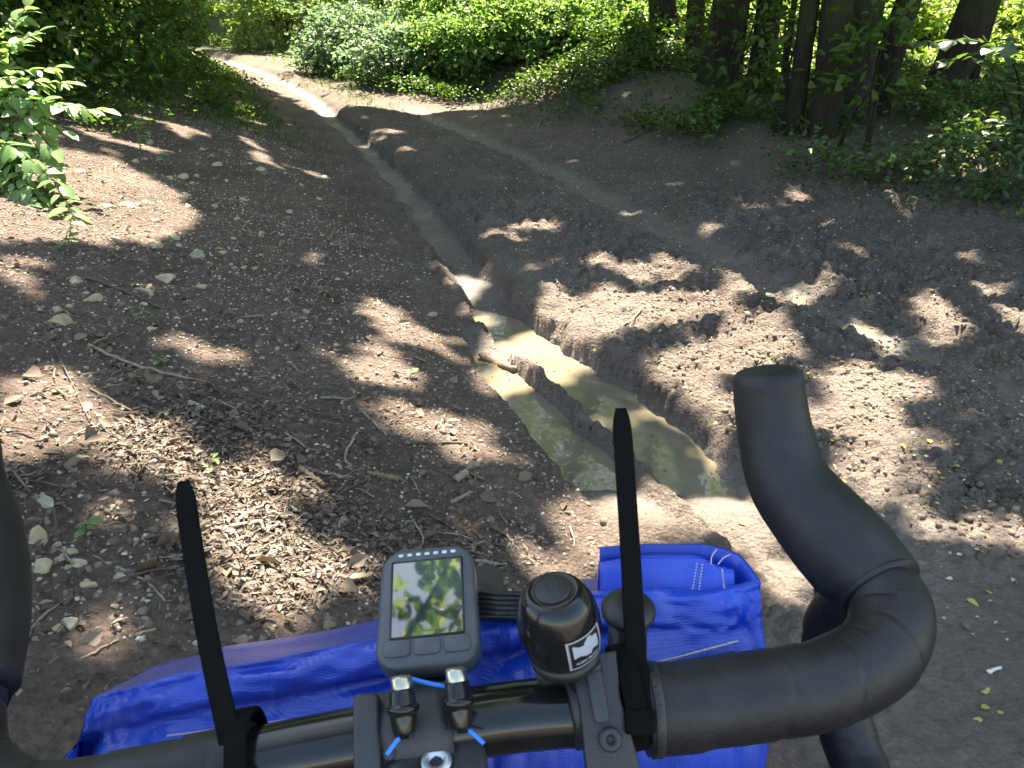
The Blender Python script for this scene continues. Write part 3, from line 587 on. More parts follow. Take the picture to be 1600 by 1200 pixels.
LF_CANOPY = leaf_material('canopy_leaf', (0.040, 0.085, 0.014), (0.060, 0.120, 0.020), (0.085, 0.150, 0.028), 0.42)
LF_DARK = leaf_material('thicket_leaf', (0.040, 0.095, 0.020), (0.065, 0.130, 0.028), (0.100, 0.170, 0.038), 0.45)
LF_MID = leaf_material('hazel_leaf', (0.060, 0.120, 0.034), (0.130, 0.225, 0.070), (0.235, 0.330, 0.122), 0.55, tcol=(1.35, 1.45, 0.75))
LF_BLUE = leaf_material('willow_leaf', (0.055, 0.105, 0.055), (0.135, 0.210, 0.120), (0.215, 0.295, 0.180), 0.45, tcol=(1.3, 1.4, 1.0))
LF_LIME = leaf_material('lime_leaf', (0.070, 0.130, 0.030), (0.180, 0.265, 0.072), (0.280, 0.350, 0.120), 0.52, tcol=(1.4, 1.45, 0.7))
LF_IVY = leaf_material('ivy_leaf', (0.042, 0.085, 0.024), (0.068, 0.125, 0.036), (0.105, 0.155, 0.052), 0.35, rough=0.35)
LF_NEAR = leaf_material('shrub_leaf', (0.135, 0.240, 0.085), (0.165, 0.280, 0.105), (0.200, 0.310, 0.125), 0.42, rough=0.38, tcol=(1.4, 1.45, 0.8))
LF_HAZELBIG = leaf_material('broad_leaf', (0.070, 0.130, 0.060), (0.085, 0.150, 0.070), (0.100, 0.165, 0.078), 0.40, rough=0.30)

# ---- where the sun comes through the canopy: outlines of the sunlit spots on the ground
LIT_FULL = [
    [(-1.381, 2.02), (-1.368, 2.188), (-1.281, 2.188), (-1.182, 2.05), (-1.107, 1.92), (-1.153, 1.852), (-1.24, 1.763)],
    [(-1.245, 2.131), (-1.127, 2.039), (-1.004, 1.982), (-0.873, 1.94), (-0.829, 1.861), (-0.953, 1.781), (-1.058, 1.846)],
    [(-0.809, 1.847), (-0.691, 1.938), (-0.567, 1.911), (-0.53, 1.823), (-0.585, 1.726), (-0.717, 1.71)],
    [(-0.56, 1.522), (-0.494, 1.598), (-0.407, 1.603), (-0.384, 1.558), (-0.465, 1.475), (-0.559, 1.47)],
    [(-0.75, 3.935), (-0.566, 3.852), (-0.325, 3.566), (-0.305, 3.386), (-0.501, 3.349), (-0.695, 3.7)],
    [(-0.627, 3.064), (-0.534, 3.203), (-0.378, 2.982), (-0.385, 2.822), (-0.535, 2.737), (-0.605, 2.87)],
    [(-0.429, 2.481), (-0.27, 2.596), (-0.132, 2.529), (-0.212, 2.418), (-0.373, 2.37)],
    [(-0.421, 4.811), (-0.295, 4.919), (-0.231, 4.615), (-0.331, 4.325)],
    [(-0.258, 4.062), (-0.193, 4.292), (-0.118, 4.119), (-0.227, 3.843)],
    [(-2.489, 7.66), (-2.25, 7.498), (-1.857, 6.838), (-2.084, 6.899)],
    [(-2.891, 7.228), (-2.752, 7.392), (-2.567, 7.183), (-2.683, 6.906)],
    [(0.686, 4.657), (0.998, 4.835), (1.008, 4.537), (0.711, 4.433)],
    [(0.191, 3.887), (0.446, 4.257), (0.819, 4.229), (1.027, 4.054), (0.912, 3.847), (0.617, 3.759), (0.377, 3.483), (0.271, 3.597), (0.189, 3.812)],
    [(-0.098, 3.717), (0.098, 3.934), (0.242, 3.623), (0.28, 3.47), (0.083, 3.264), (-0.036, 3.529)],
    [(-0.163, 3.222), (-0.029, 3.489), (0.006, 3.34), (-0.068, 2.803), (-0.132, 2.977)],
    [(0.599, 3.253), (0.956, 3.623), (1.262, 3.546), (1.313, 3.415), (1.029, 3.224), (0.712, 2.996)],
    [(1.278, 3.044), (1.5, 3.181), (1.653, 3.044), (1.562, 2.885), (1.335, 2.885)],
    [(1.411, 4.061), (1.672, 4.512), (1.844, 4.518), (1.844, 4.339), (1.728, 4.373), (1.541, 4.209)],
    [(2.148, 5.641), (2.407, 5.985), (2.66, 5.944), (2.731, 5.734), (2.375, 5.645)],
    [(2.093, 4.106), (2.376, 4.26), (2.451, 4.041), (2.185, 3.669), (2.032, 3.751)],
    [(1.669, 3.949), (1.793, 3.813), (1.787, 3.563), (1.65, 3.425)],
    [(0.645, 2.884), (0.746, 2.681), (0.787, 2.541), (0.72, 2.624), (0.643, 2.84)],
    [(0.633, 2.328), (0.812, 2.3), (0.819, 2.036), (0.782, 1.759), (0.688, 1.859), (0.643, 2.11)],
    [(0.173, 2.165), (0.358, 2.329), (0.58, 2.278), (0.58, 2.087), (0.341, 2.05), (0.189, 2.062)],
    [(-0.071, 1.913), (0.125, 1.927), (0.21, 1.823), (0.101, 1.777)],
    [(1.165, 2.764), (1.312, 2.825), (1.494, 2.676), (1.412, 2.544), (1.193, 2.566)],
    [(1.285, 2.105), (1.498, 2.161), (1.538, 2.056), (1.498, 1.985), (1.31, 2.018)],
    [(2.575, 4.776), (2.767, 4.913), (2.728, 4.737)],
    [(2.037, 5.05), (2.21, 5.193), (2.162, 5.012)],
    [(-0.157, 5.252), (0.0, 5.362), (0.032, 5.155)],
    [(-1.202, 2.696), (-1.098, 2.756), (-0.964, 2.734), (-1.043, 2.594)],
    [(-1.883, 3.512), (-1.828, 3.506), (-1.713, 3.311), (-1.743, 3.268)],
    [(-1.9, 2.998), (-1.796, 3.003), (-1.7, 2.847), (-1.76, 2.78)],
    [(-2.49, 4.191), (-2.356, 4.192), (-2.182, 3.879), (-2.245, 3.781)],
    [(-1.434, 9.154), (-1.277, 9.265), (-1.261, 8.889)],
    [(-1.701, 6.951), (-1.597, 6.998), (-1.496, 6.805), (-1.586, 6.71)],
    [(-6.797, 18.921), (-4.87, 17.804), (-3.398, 14.636), (-2.486, 12.12), (-2.398, 11.448), (-2.771, 11.411), (-4.119, 14.163), (-4.809, 13.862)],
    [(0.0, 5.609), (0.265, 5.663), (0.3, 5.482), (0.064, 5.449)],
    [(1.244, 5.698), (1.438, 5.582), (1.333, 5.491)],
    [(2.162, 3.822), (2.58, 3.948), (2.421, 3.667), (2.208, 3.609)],
]
LIT_PART = [
    [(-0.869, 1.682), (-0.749, 1.761), (-0.479, 1.732), (-0.329, 1.578), (-0.35, 1.376), (-0.659, 1.372)],
    [(-0.522, 3.118), (-0.143, 2.774), (0.122, 2.264), (-0.078, 2.171), (-0.325, 2.311)],
    [(0.649, 2.899), (1.266, 3.044), (1.559, 2.532), (1.329, 2.056), (0.988, 2.29)],
    [(0.0, 4.616), (0.806, 5.119), (1.628, 4.505), (1.369, 3.606), (0.298, 3.566)],
    [(2.348, 4.936), (3.06, 4.841), (2.528, 3.855), (2.099, 4.106)],
    [(0.159, 2.193), (0.652, 2.408), (0.741, 1.747), (0.526, 1.848), (0.178, 1.91)],
    [(-2.944, 4.871), (-2.561, 5.279), (-1.618, 3.196), (-1.757, 2.707)],
]


SX, SY = SV.x / SV.z, SV.y / SV.z
def to_datum(poly):
    out = []
    for x, y in poly:
        z = H1(x, y); out.append((x - z * SX, y - z * SY))
    return np.array(out)

def inside(poly, x, y):
    r = np.zeros(len(x), bool); n = len(poly)
    for i in range(n):
        x0, y0 = poly[i]; x1, y1 = poly[(i + 1) % n]
        c = ((y0 > y) != (y1 > y)) & (x < (x1 - x0) * (y - y0) / (y1 - y0 + 1e-12) + x0)
        r ^= c
    return r
def grow(p, d):
    c = p.mean(0); v = p - c; l = np.linalg.norm(v, axis=1)[:, None]; return c + v * (1 + d / (l + .05))
GAPS = [grow(to_datum(p), .12) for p in LIT_FULL]
THIN = [to_datum(p) for p in LIT_PART]
# whole plants that stand in the sun: centre, radius, share of the canopy that opens
SUNNY = [((-2.7, 4.6, 1.0), 1.05, 1.0), ((-2.45, 4.15, 0.6), 0.6, 0.9), ((3.5, 6.95, 1.12), 0.42, 0.85), ((2.72, 5.75, 0.25), 0.10, 1.0)]

def canopy_open(gx, gy, rnd):
    """True where a leaf is missing; gx, gy = where its shadow falls on level 0"""
    wx = 0.045 * (vnoise(gx * 14, gy * 14, 91) - .5) * 2; wy = 0.045 * (vnoise(gx * 14 + 7, gy * 14, 92) - .5) * 2
    x = gx + wx; y = gy + wy
    op = np.zeros(len(gx), bool)
    for p in GAPS:
        lo = p.min(0) - .1; hi = p.max(0) + .1
        k = np.where((x > lo[0]) & (x < hi[0]) & (y > lo[1]) & (y < hi[1]))[0]
        if len(k): op[k] |= inside(p, x[k], y[k])
    th = vnoise(gx * 5.5, gy * 3.8, 95)
    for p in THIN:
        op |= inside(p, x, y) & (th > 0.52)
    for (cx, cy, cz), r, share in SUNNY:
        op |= ((gx - (cx - cz * SX)) ** 2 + ((gy - (cy - cz * SY)) / 1.1) ** 2 < r * r) & (rnd < share)
    op |= vnoise(gx * 6.5, gy * 5.0, 140) > 0.895
    # beyond the near stretch the canopy breaks up
    nz = vnoise(gx * 0.9, gy * 0.9, 97) * 0.6 + vnoise(gx * 2.6, gy * 2.6, 98) * 0.4
    far = smooth(10.0, 11.4, gy + 0.1 * np.abs(gx)) * smooth(-3.4, -2.2, gx - 0.35 * np.minimum(0, 13 - gy))
    op |= nz < far * 0.9
    # left thin and open on the rider's side to let sky light in
    op |= (gx < -1.75 + 0.35 * (vnoise(gy * 2, gx * 2, 96) - .5)) & (gy < 3.0) & (rnd < 0.35 + 0.65 * smooth(-1.9, -3.4, gx))
    op |= (gx < -3.0) & (gy < 5.5)
    op |= (gx < -2.5) & (gy > 5.8) & (vnoise(gx * 3.2, gy * 3.2, 131) > 0.74)
    # clearing behind the trunks
    op |= (gx > 1.0) & (gy > 10.4 + 0.35 * (gx < 2.4)) & (nz > 0.30)
    # the open bend of the track
    op |= (gy > 13.0) & (gx < line(RIGHT_RUT, gy) + 2.5)
    return op

TREE_SPECS = [  # x, y, base radius, lean x, lean y, label
    ('tree', 2.12, 12.05, 0.19, -0.22, 0.05, 'dark trunk leaning away, nearest to the bright hazel thicket', 0),
    ('tree', 2.37, 11.9, 0.12, -0.02, 0.0, 'slim dark trunk second from the bright thicket', 0),
    ('tree', 2.33, 10.2, 0.20, 0.06, 0.0, 'stout ivy-footed trunk between the slim trunk and the paired stems', 0),
    ('tree', 2.60, 10.75, 0.13, 0.05, 0.02, 'dark trunk half hidden behind the stout ivy-footed one', 0),
    ('tree', 2.95, 10.6, 0.15, 0.06, 0.0, 'single dark trunk standing free with bright leaves on both sides', 0),
    ('tree', 2.56, 7.95, 0.085, 0.02, 0.0, 'straight narrow trunk at the front edge of the undergrowth', 0),
    ('tree', 2.80, 7.75, 0.135, 0.00, 0.02, 'broad dark front trunk with flared foot in the undergrowth', 0),
    ('tree', 3.17, 8.1, 0.185, 0.02, 0.02, 'thickest fissured trunk of the front group', 1),
    ('tree', 3.58, 8.4, 0.12, 0.10, 0.0, 'mossy trunk with an edge of sunlit moss, last of the front group', 0),
    ('tree', 4.66, 9.6, 0.20, 0.24, 0.05, 'leaning dark trunk standing apart against the sunny clearing', 0),
    ('tree', 5.12, 9.9, 0.07, 0.12, 0.0, 'thin stem close behind the leaning trunk by the clearing', 0),
    ('sapling', 2.72, 9.0, 0.035, 0.05, 0.0, 'thin upright sapling between the free trunk and the front group', 0),
    ('sapling', 2.42, 9.3, 0.03, 0.10, 0.0, 'crooked thin sapling beside the ivy-footed trunk', 0),
]
trees = []
for name, x, y, r, lx, ly, label, kind in TREE_SPECS:
    z = H1(x, y)
    root = empty(name, (x, y, z))
    tag(root, label, 'sapling' if name == 'sapling' else 'tree', 'trees along the right of the track' if name == 'tree' else None)
    hgt = 11.0 if name == 'tree' else 3.6
    n = 46; s = np.linspace(0, 1, n) ** 1.5
    zz = s * hgt - 0.12
    P = np.stack([x + lx * zz + 0.05 * np.sin(zz * 1.1 + x * 3), y + ly * zz + 0.05 * np.sin(zz * 0.9 + y), z + zz], 1)
    seg = 28
    V, F = tube(P, 1.0, seg)
    ang = np.tile(np.linspace(0, 2 * np.pi, seg, endpoint=False), n); zt = np.repeat(zz, seg)
    rr = r * (1 - 0.55 * np.repeat(s, seg)) * (1 + 0.34 * np.exp(-np.clip(zt, 0, None) * 6.0) * (0.6 + 0.4 * np.cos(ang * 5 + x * 7)))
    rr *= 1 + 0.10 * (vnoise(ang * 3.2, zt * 1.3 + x * 11, 12) - 0.5) * 2 + 0.07 * (vnoise(ang * 7, zt * 2.5, 14) - .5) * 2 + 0.04 * np.cos(ang * 3 + x)
    C = np.repeat(P, seg, 0); V = C + (V - C) * rr[:, None]
    wmesh('trunk', V, F, BARK_PALE if kind else BARK, root)
    if name == 'sapling':
        cl = P[rng.integers(10, n, 34)] + rng.normal(size=(34, 3)) * [0.28, 0.28, 0.08]
        k = np.repeat(cl, 5, 0) + rng.normal(size=(170, 3)) * 0.06
        leaf_obj('foliage', k, rdir(170, -0.1, 0.35), rdir(170, 1.8, 0.4), rng.uniform(.06, .11, 170), rng.uniform(.045, .08, 170), LF_DARK, root)['kind'] = 'stuff'
    else:
        trees.append((root, P, r))

# canopy: jittered layers of leaves, each belongs to the nearest crown
def canopy_points():
    out = []
    for layer in range(4):
        st = 0.112
        gx, gy = np.meshgrid(np.arange(-7.5, 10.5, st), np.arange(-1.6, 22, st))
        gx = gx.ravel(); gy = gy.ravel(); n = len(gx)
        gx = gx + rng.uniform(-.5, .5, n) * st; gy = gy + rng.uniform(-.5, .5, n) * st
        rnd = rng.random(n)
        keep = ~canopy_open(gx, gy, rnd)
        if layer >= 2: keep &= (gy < 13)
        if layer == 3: keep &= (np.abs(gx - 0.3) < 4.6) & (gy < 11)
        gx, gy = gx[keep], gy[keep]; n = len(gx)
        z = 6.4 + layer * 0.9 + 1.5 * vnoise(gx * 0.8, gy * 0.8, 201 + layer) + rng.uniform(0, 0.9, n)
        out.append(np.stack([gx + z * SX, gy + z * SY, z], 1))
    return np.vstack(out)
CP = canopy_points()
tx = np.array([[p[-1][0], p[-1][1]] for _, p, _ in trees])
# leaves stand where their shade is wanted, shared out among the crowns
own = np.argmin(((CP[:, None, :2] - tx[None]) ** 2 * np.array([1.0, 0.45])).sum(2), 1)
for i, (root, P, r) in enumerate(trees):
    Q = CP[own == i]
    if len(Q) < 30: continue
    n = len(Q)
    D = rdir(n, -0.1, 0.5); L = rng.uniform(.18, .25, n)
    leaf_obj('crown', Q - D * (L * .48)[:, None], D, rdir(n, 1.6, 0.5), L, L * rng.uniform(.8, 1.0, n), LF_CANOPY, root, 'rhomb')['kind'] = 'stuff'
    # limbs towards the leaf masses
    for k in range(4):
        tgt = Q[rng.integers(0, n)]; a = P[int(rng.integers(36, 44))]
        midp = (a + tgt) / 2 + np.array([0, 0, 0.5]); q = spline([a, midp, tgt], 9)
        V, F = tube(q, np.linspace(r * 0.28, 0.012, 9), 6)
        wmesh('limb', V, F, BARK, root)

# unseen tree added behind the rider so its leaves reflect in the screen
ox, oy = -1.9, -0.9; oz = H1(ox, oy)
over = empty('tree', (ox, oy, oz)); tag(over, 'unseen tree added behind the rider so its leaves mirror in the computer screen', 'tree')
wmesh('trunk', *tube(spline([(ox, oy, oz - .1), (ox + .05, oy, 2.0), (ox + .1, oy + .1, 5.0), (ox + .3, oy + .2, 7.5)], 20), np.linspace(.16, .08, 20), 16), BARK, over)
cen = np.array([-.35, .95, 6.3])
tips = cen + rng.normal(size=(230, 3)) * [.9, .9, .5]
for q in tips[:26]:
    st = np.array([ox + .1, oy + .1, rng.uniform(4.2, 6.5)])
    V, F = tube(spline([st, (st + q) / 2 + [0, 0, .3], q], 10), np.linspace(.022, .005, 10), 6); wmesh('limb', V, F, BARK, over)
Q = np.repeat(tips, 12, 0) + rng.normal(size=(2760, 3)) * [.16, .16, .07]
for mt, sl in ((LF_LIME, slice(0, 1300)), (LF_CANOPY, slice(1300, 2760))):  # lit and backlit leaves of one crown, the difference put into the colour
    q = Q[sl]; m_ = len(q); leaf_obj('crown', q, rdir(m_, -.1, .4), rdir(m_, 1.3, .6), rng.uniform(.07, .13, m_), rng.uniform(.05, .09, m_), mt, over)['kind'] = 'stuff'

def shrub(name, x, y, rx, ry, h, nclump, nleaf, leaf, mat, label, group=None, cat='shrub', stems=6, zlow=0.05, spread=0.115, flatn=1.1, shape='oval', fname='foliage', lean=(0, 0)):
    z = H1(x, y); root = empty(name, (x, y, z)); tag(root, label, cat, group)
    ends = []
    for k in range(stems):
        a = rng.uniform(0, 2 * np.pi); q = rng.uniform(0.2, 0.85)
        e = np.array([x + math.cos(a) * rx * q + lean[0], y + math.sin(a) * ry * q + lean[1], z + h * rng.uniform(0.6, 1.0)])
        m_ = np.array([x, y, z]) * .55 + e * .45 + np.array([0, 0, .15 * h])
        b = np.array([x + rng.normal() * .06, y + rng.normal() * .06, z - .05])
        V, F = tube(spline([b, m_, e], 10), np.linspace(0.012 + 0.006 * h, 0.004, 10), 6)
        wmesh('stem', V, F, BARK, root); ends.append(e)
    # clumps fill an uneven volume, denser towards the outside
    d = rng.normal(size=(nclump, 3)); d /= np.linalg.norm(d, axis=1)[:, None]
    rad = rng.random(nclump) ** 0.42
    lob = 0.72 + 0.5 * vnoise(d[:, 0] * 2.2 + x * 3, d[:, 1] * 2.2 + d[:, 2] * 1.7 + y, 7)
    c = d * (rad * lob)[:, None]
    zz = rng.uniform(-1, 1, nclump); hr = np.sqrt(np.clip(1 - np.clip(zz, 0, 1) ** 2, .05, 1)) * (0.35 + 0.65 * rng.random(nclump) ** .5) * lob
    aa = np.arctan2(d[:, 1], d[:, 0]); c = np.stack([np.cos(aa) * hr, np.sin(aa) * hr, zz], 1)
    C = np.stack([x + lean[0] * .6 + c[:, 0] * rx, y + lean[1] * .6 + c[:, 1] * ry, z + h * (zlow + (1 - zlow) * (0.5 + 0.5 * c[:, 2]))], 1)
    C = C[C[:, 2] > height(C[:, 0], C[:, 1], False) - 0.02]
    per = max(1, nleaf // len(C)); n = per * len(C)
    K = np.repeat(C, per, 0) + rng.normal(size=(n, 3)) * [spread, spread, spread * 0.45]
    K[:, 2] = np.maximum(K[:, 2], height(K[:, 0], K[:, 1], False) + 0.01)
    # loose sprays that break the outline
    nsp = 20 if nleaf > 1500 else 0; sp = []
    for q in range(nsp):
        a = rng.uniform(0, 2 * np.pi); e0 = np.array([x + math.cos(a) * rx * .6, y + math.sin(a) * ry * .6, z + h * rng.uniform(.35, .95)])
        e1 = e0 + np.array([math.cos(a) * .6, math.sin(a) * .6, rng.uniform(-.1, .6)])
        W = spline([np.array([x, y, z + h * .3]), e0, e1], 14); V_, F_ = tube(W, np.linspace(.006, .002, 14), 4); wmesh('twig', V_, F_, BARK, root)
        sp.append(np.repeat(W[5:], 5, 0) + rng.normal(size=(45, 3)) * .05)
    if nsp: K = np.vstack([K] + sp); n = len(K)
    out = K - np.array([x, y, z + h * .3]); out /= np.linalg.norm(out, axis=1)[:, None] + 1e-6
    D = out * 0.6 + rdir(n, -0.15, 0.5)
    N = rdir(n, flatn, 0.6) + out * 0.35
    o = leaf_obj(fname, K, D, N, rng.uniform(.55, 1.45, n) * leaf, rng.uniform(.38, .85, n) * leaf, mat, root, shape); o['kind'] = 'stuff'
    return root

LEFTG = 'dark shrubs on the bank'
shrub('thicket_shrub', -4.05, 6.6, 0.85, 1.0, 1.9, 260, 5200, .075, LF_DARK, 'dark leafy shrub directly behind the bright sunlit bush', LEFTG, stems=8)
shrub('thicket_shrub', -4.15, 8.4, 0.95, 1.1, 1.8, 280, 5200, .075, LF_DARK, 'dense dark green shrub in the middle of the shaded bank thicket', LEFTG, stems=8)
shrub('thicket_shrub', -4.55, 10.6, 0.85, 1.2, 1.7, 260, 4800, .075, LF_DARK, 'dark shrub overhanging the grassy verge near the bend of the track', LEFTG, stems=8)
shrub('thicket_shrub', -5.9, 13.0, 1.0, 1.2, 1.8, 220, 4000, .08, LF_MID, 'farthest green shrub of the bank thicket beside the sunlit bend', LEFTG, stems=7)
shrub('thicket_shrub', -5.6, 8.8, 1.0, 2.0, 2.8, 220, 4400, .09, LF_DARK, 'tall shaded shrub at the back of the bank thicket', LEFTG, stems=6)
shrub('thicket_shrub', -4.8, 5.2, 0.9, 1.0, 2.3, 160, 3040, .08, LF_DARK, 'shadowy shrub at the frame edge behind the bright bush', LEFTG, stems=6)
CG = 'shrubs beyond the track'
shrub('verge_shrub', -8.2, 21.5, 1.6, 1.4, 1.5, 120, 4400, .10, LF_LIME, 'sunlit yellow-green shrub past the bend of the track', CG)
shrub('verge_shrub', -5.1, 20.2, 1.3, 1.2, 1.4, 130, 4400, .10, LF_LIME, 'bright lime shrub just over the sunny bend', CG)
shrub('willow_shrub', -2.75, 15.3, 0.9, 0.8, 0.98, 150, 5200, .080, LF_BLUE, 'bluish green willow-like shrub beside the sunny bend', CG)
shrub('willow_shrub', -1.7, 13.5, 0.75, 0.6, 0.78, 140, 5200, .070, LF_BLUE, 'feathery blue-green shrub leaning over the track verge', CG)
shrub('hazel_shrub', -0.7, 13.3, 0.85, 0.6, 0.82, 150, 5600, .078, LF_MID, 'fresh green hazel shrub over the earthy hollow beyond the track', CG)
shrub('hazel_shrub', 0.2, 12.8, 0.85, 0.6, 0.78, 150, 5600, .078, LF_MID, 'dappled hazel shrub in the middle of the bright thicket', CG)
shrub('hazel_shrub', 0.95, 12.7, 0.65, 0.6, 0.74, 130, 5200, .075, LF_MID, 'green shrub reaching towards the leaning dark trunk', CG)
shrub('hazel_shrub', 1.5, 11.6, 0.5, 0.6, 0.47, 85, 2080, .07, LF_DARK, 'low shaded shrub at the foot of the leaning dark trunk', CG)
shrub('hazel_shrub', -0.5, 15.6, 1.5, 0.8, 1.25, 130, 5200, .09, LF_MID, 'taller green shrub behind the dappled hazel', CG)
shrub('hazel_shrub', 1.6, 15.2, 1.1, 0.8, 1.17, 120, 4400, .09, LF_MID, 'green shrub behind the foot of the leaning dark trunk', CG)
shrub('hazel_shrub', 3.0, 14.3, 1.0, 0.8, 1.01, 120, 4400, .09, LF_LIME, 'sunny shrub glimpsed between the slim trunks', CG)
shrub('verge_shrub', -2.6, 18.8, 1.5, 0.9, 1.7, 120, 4400, .10, LF_LIME, 'pale sunlit shrub behind the willow-like one', CG)
BG = 'sunlit shrubs behind the trunks'
shrub('clearing_shrub', 4.4, 13.0, 1.0, 0.8, 0.94, 120, 4400, .09, LF_LIME, 'bright shrub seen between the free trunk and the front group', BG)
shrub('clearing_shrub', 6.0, 12.8, 1.1, 0.8, 0.94, 130, 4800, .09, LF_LIME, 'glowing yellow-green shrub behind the mossy trunk', BG)
shrub('clearing_shrub', 7.9, 12.8, 1.2, 0.9, 1.01, 130, 4800, .09, LF_LIME, 'glowing shrub in the clearing beyond the leaning trunk', BG)
shrub('clearing_shrub', 6.9, 11.2, 0.9, 0.6, 0.43, 80, 2080, .08, LF_LIME, 'low bright bush under the broad pale leaves', BG)
shrub('clearing_shrub', 9.8, 14.0, 1.4, 1.0, 1.17, 110, 4000, .10, LF_LIME, 'outermost glowing shrub at the clearing edge', BG)
# sparse shaded sprays in front of the trunks
FG = 'saplings under the trees'
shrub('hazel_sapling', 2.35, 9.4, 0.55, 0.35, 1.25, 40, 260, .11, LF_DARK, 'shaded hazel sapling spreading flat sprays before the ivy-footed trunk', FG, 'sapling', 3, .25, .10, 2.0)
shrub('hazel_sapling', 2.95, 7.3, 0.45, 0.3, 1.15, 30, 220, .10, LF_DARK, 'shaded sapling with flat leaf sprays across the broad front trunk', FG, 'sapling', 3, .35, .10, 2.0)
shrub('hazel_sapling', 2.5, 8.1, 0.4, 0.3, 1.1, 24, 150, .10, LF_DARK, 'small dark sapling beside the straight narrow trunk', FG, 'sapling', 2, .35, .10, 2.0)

# distant wood that closes the view, made tall to keep sky off the water
n = 46000
a = rng.uniform(R(-75), R(80), n); dist = rng.uniform(31, 43, n)
X = np.sin(a) * dist - 1; Y = np.cos(a) * dist
hz = 21 * rng.random(n) ** 1.15 * (0.7 + 0.5 * vnoise(a * 14, a * 0, 3))
Z = height(X, Y, False) + hz
leaf_obj('distant_wood', np.stack([X, Y, Z], 1), rdir(n, -.1, .5), rdir(n, .8, .7), rng.uniform(.5, 1.0, n), rng.uniform(.4, .75, n), LF_LIME, None, 'rhomb')
tag(bpy.data.objects['distant_wood'], 'sunlit distant wood closing the view behind the shrubs', 'wood', kind='stuff')

# ---- bright bush on the near bank: every leaf its own piece
def leaf_piece(name, L, W, mat, nl=7, fold=0.18, curl=0.22, teeth=0.0, heart=False):
    V = []; F = []
    for i in range(nl + 1):
        s = i / nl
        wd = W * 0.5 * (math.sin(math.pi * min(1, s * 0.93 + 0.04)) ** 0.75) * (1.12 - 0.45 * s if not heart else 1.2 - 0.5 * s ** 2)
        if i in (0, nl): wd = W * 0.02
        wd *= 1 + teeth * (1 if i % 2 else -1)
        zc = -curl * L * s * s
        V += [(-wd, s * L, zc + fold * wd), (0, s * L, zc), (wd, s * L, zc + fold * wd)]
    for i in range(nl):
        b = i * 3
        F += [(b, b + 1, b + 4, b + 3), (b + 1, b + 2, b + 5, b + 4)]
    m = bpy.data.meshes.new(name); m.from_pydata(V, [], F); m.update(); m.materials.append(mat)
    m.polygons.foreach_set('use_smooth', np.ones(len(F), bool))
    return m
LM = [leaf_piece('leaf', .096, .060, LF_NEAR), leaf_piece('leaf', .080, .048, LF_NEAR, fold=.3, curl=.35), leaf_piece('leaf', .060, .038, LF_NEAR, fold=.1, curl=.1)]
LB = [leaf_piece('leaf', .115, .10, LF_HAZELBIG, fold=.12, curl=.25, teeth=.05, heart=True), leaf_piece('leaf', .095, .078, LF_HAZELBIG, fold=.2, curl=.15, teeth=.05, heart=True)]
LS = [leaf_piece('leaf', .05, .034, LF_NEAR), leaf_piece('leaf', .036, .026, LF_NEAR, fold=.3)]

def put_leaf(mesh, parent, pos, dirv, nrm, scale=1.0, name='leaf'):
    d = Vector(dirv).normalized(); n_ = Vector(nrm); n_ = (n_ - n_.dot(d) * d).normalized(); s = d.cross(n_)
    o = bpy.data.objects.new(name, mesh); COL.objects.link(o); o.parent = parent
    M = Matrix((( s.x * scale, d.x * scale, n_.x * scale, pos[0] - parent.location[0]), (s.y * scale, d.y * scale, n_.y * scale, pos[1] - parent.location[1]), (s.z * scale, d.z * scale, n_.z * scale, pos[2] - parent.location[2]), (0, 0, 0, 1)))
    o.matrix_basis = M
    return o

def leafy_branches(root, paths, meshes, gap, rad, mat, r0, tilt=0.6):
    cnt = 0
    for q in paths:
        P = spline(q, 26)
        V, F = tube(P, np.linspace(r0, r0 * .35, 26), 6); wmesh('stem', V, F, mat, root)
        seglen = np.linalg.norm(np.diff(P, axis=0), axis=1).sum(); k = int(seglen * 0.85 / gap)
        for j in range(k):
            i = int(3 + (25 - 3) * (j + 0.5) / k); T = P[min(i + 1, 25)] - P[i - 1]; T /= np.linalg.norm(T)
            side = np.cross(T, (0, 0, 1.0)); side /= np.linalg.norm(side) + 1e-6
            for sg in (-1, 1):
                if rng.random() < 0.12: continue
                dv = side * sg * 0.8 + T * rng.uniform(.35, .9) + np.array([0, 0, rng.uniform(-.45, .2)])
                dv += rng.normal(size=3) * 0.22
                put_leaf(meshes[int(rng.integers(len(meshes)))], root, P[i] + side * sg * rad, dv, (rng.normal() * .3 + .1, rng.normal() * .3 - .12, 1.0), rng.uniform(.75, 1.2)); cnt += 1
        put_leaf(meshes[0], root, P[-1], P[-1] - P[-3], (rng.normal() * .2, -.2, 1), 1.0); cnt += 1
    return cnt

bx, by = -2.95, 4.75; bz = H1(bx, by)
bush = empty('dogwood_bush', (bx, by, bz)); tag(bush, 'sunlit pale green broad-leaved bush at the edge of the bank', 'bush')
paths = []
for tx_, ty_, tz_ in BUSH_TIPS:
    e = np.array((tx_, ty_, tz_)); b = np.array((bx + rng.normal() * .15, by + rng.normal() * .12, bz))
    paths.append([b, b * .5 + e * .5 + np.array([0, 0, .18]), e])
nb = leafy_branches(bush, paths, LM, .040, .004, BARK_PALE, .006)

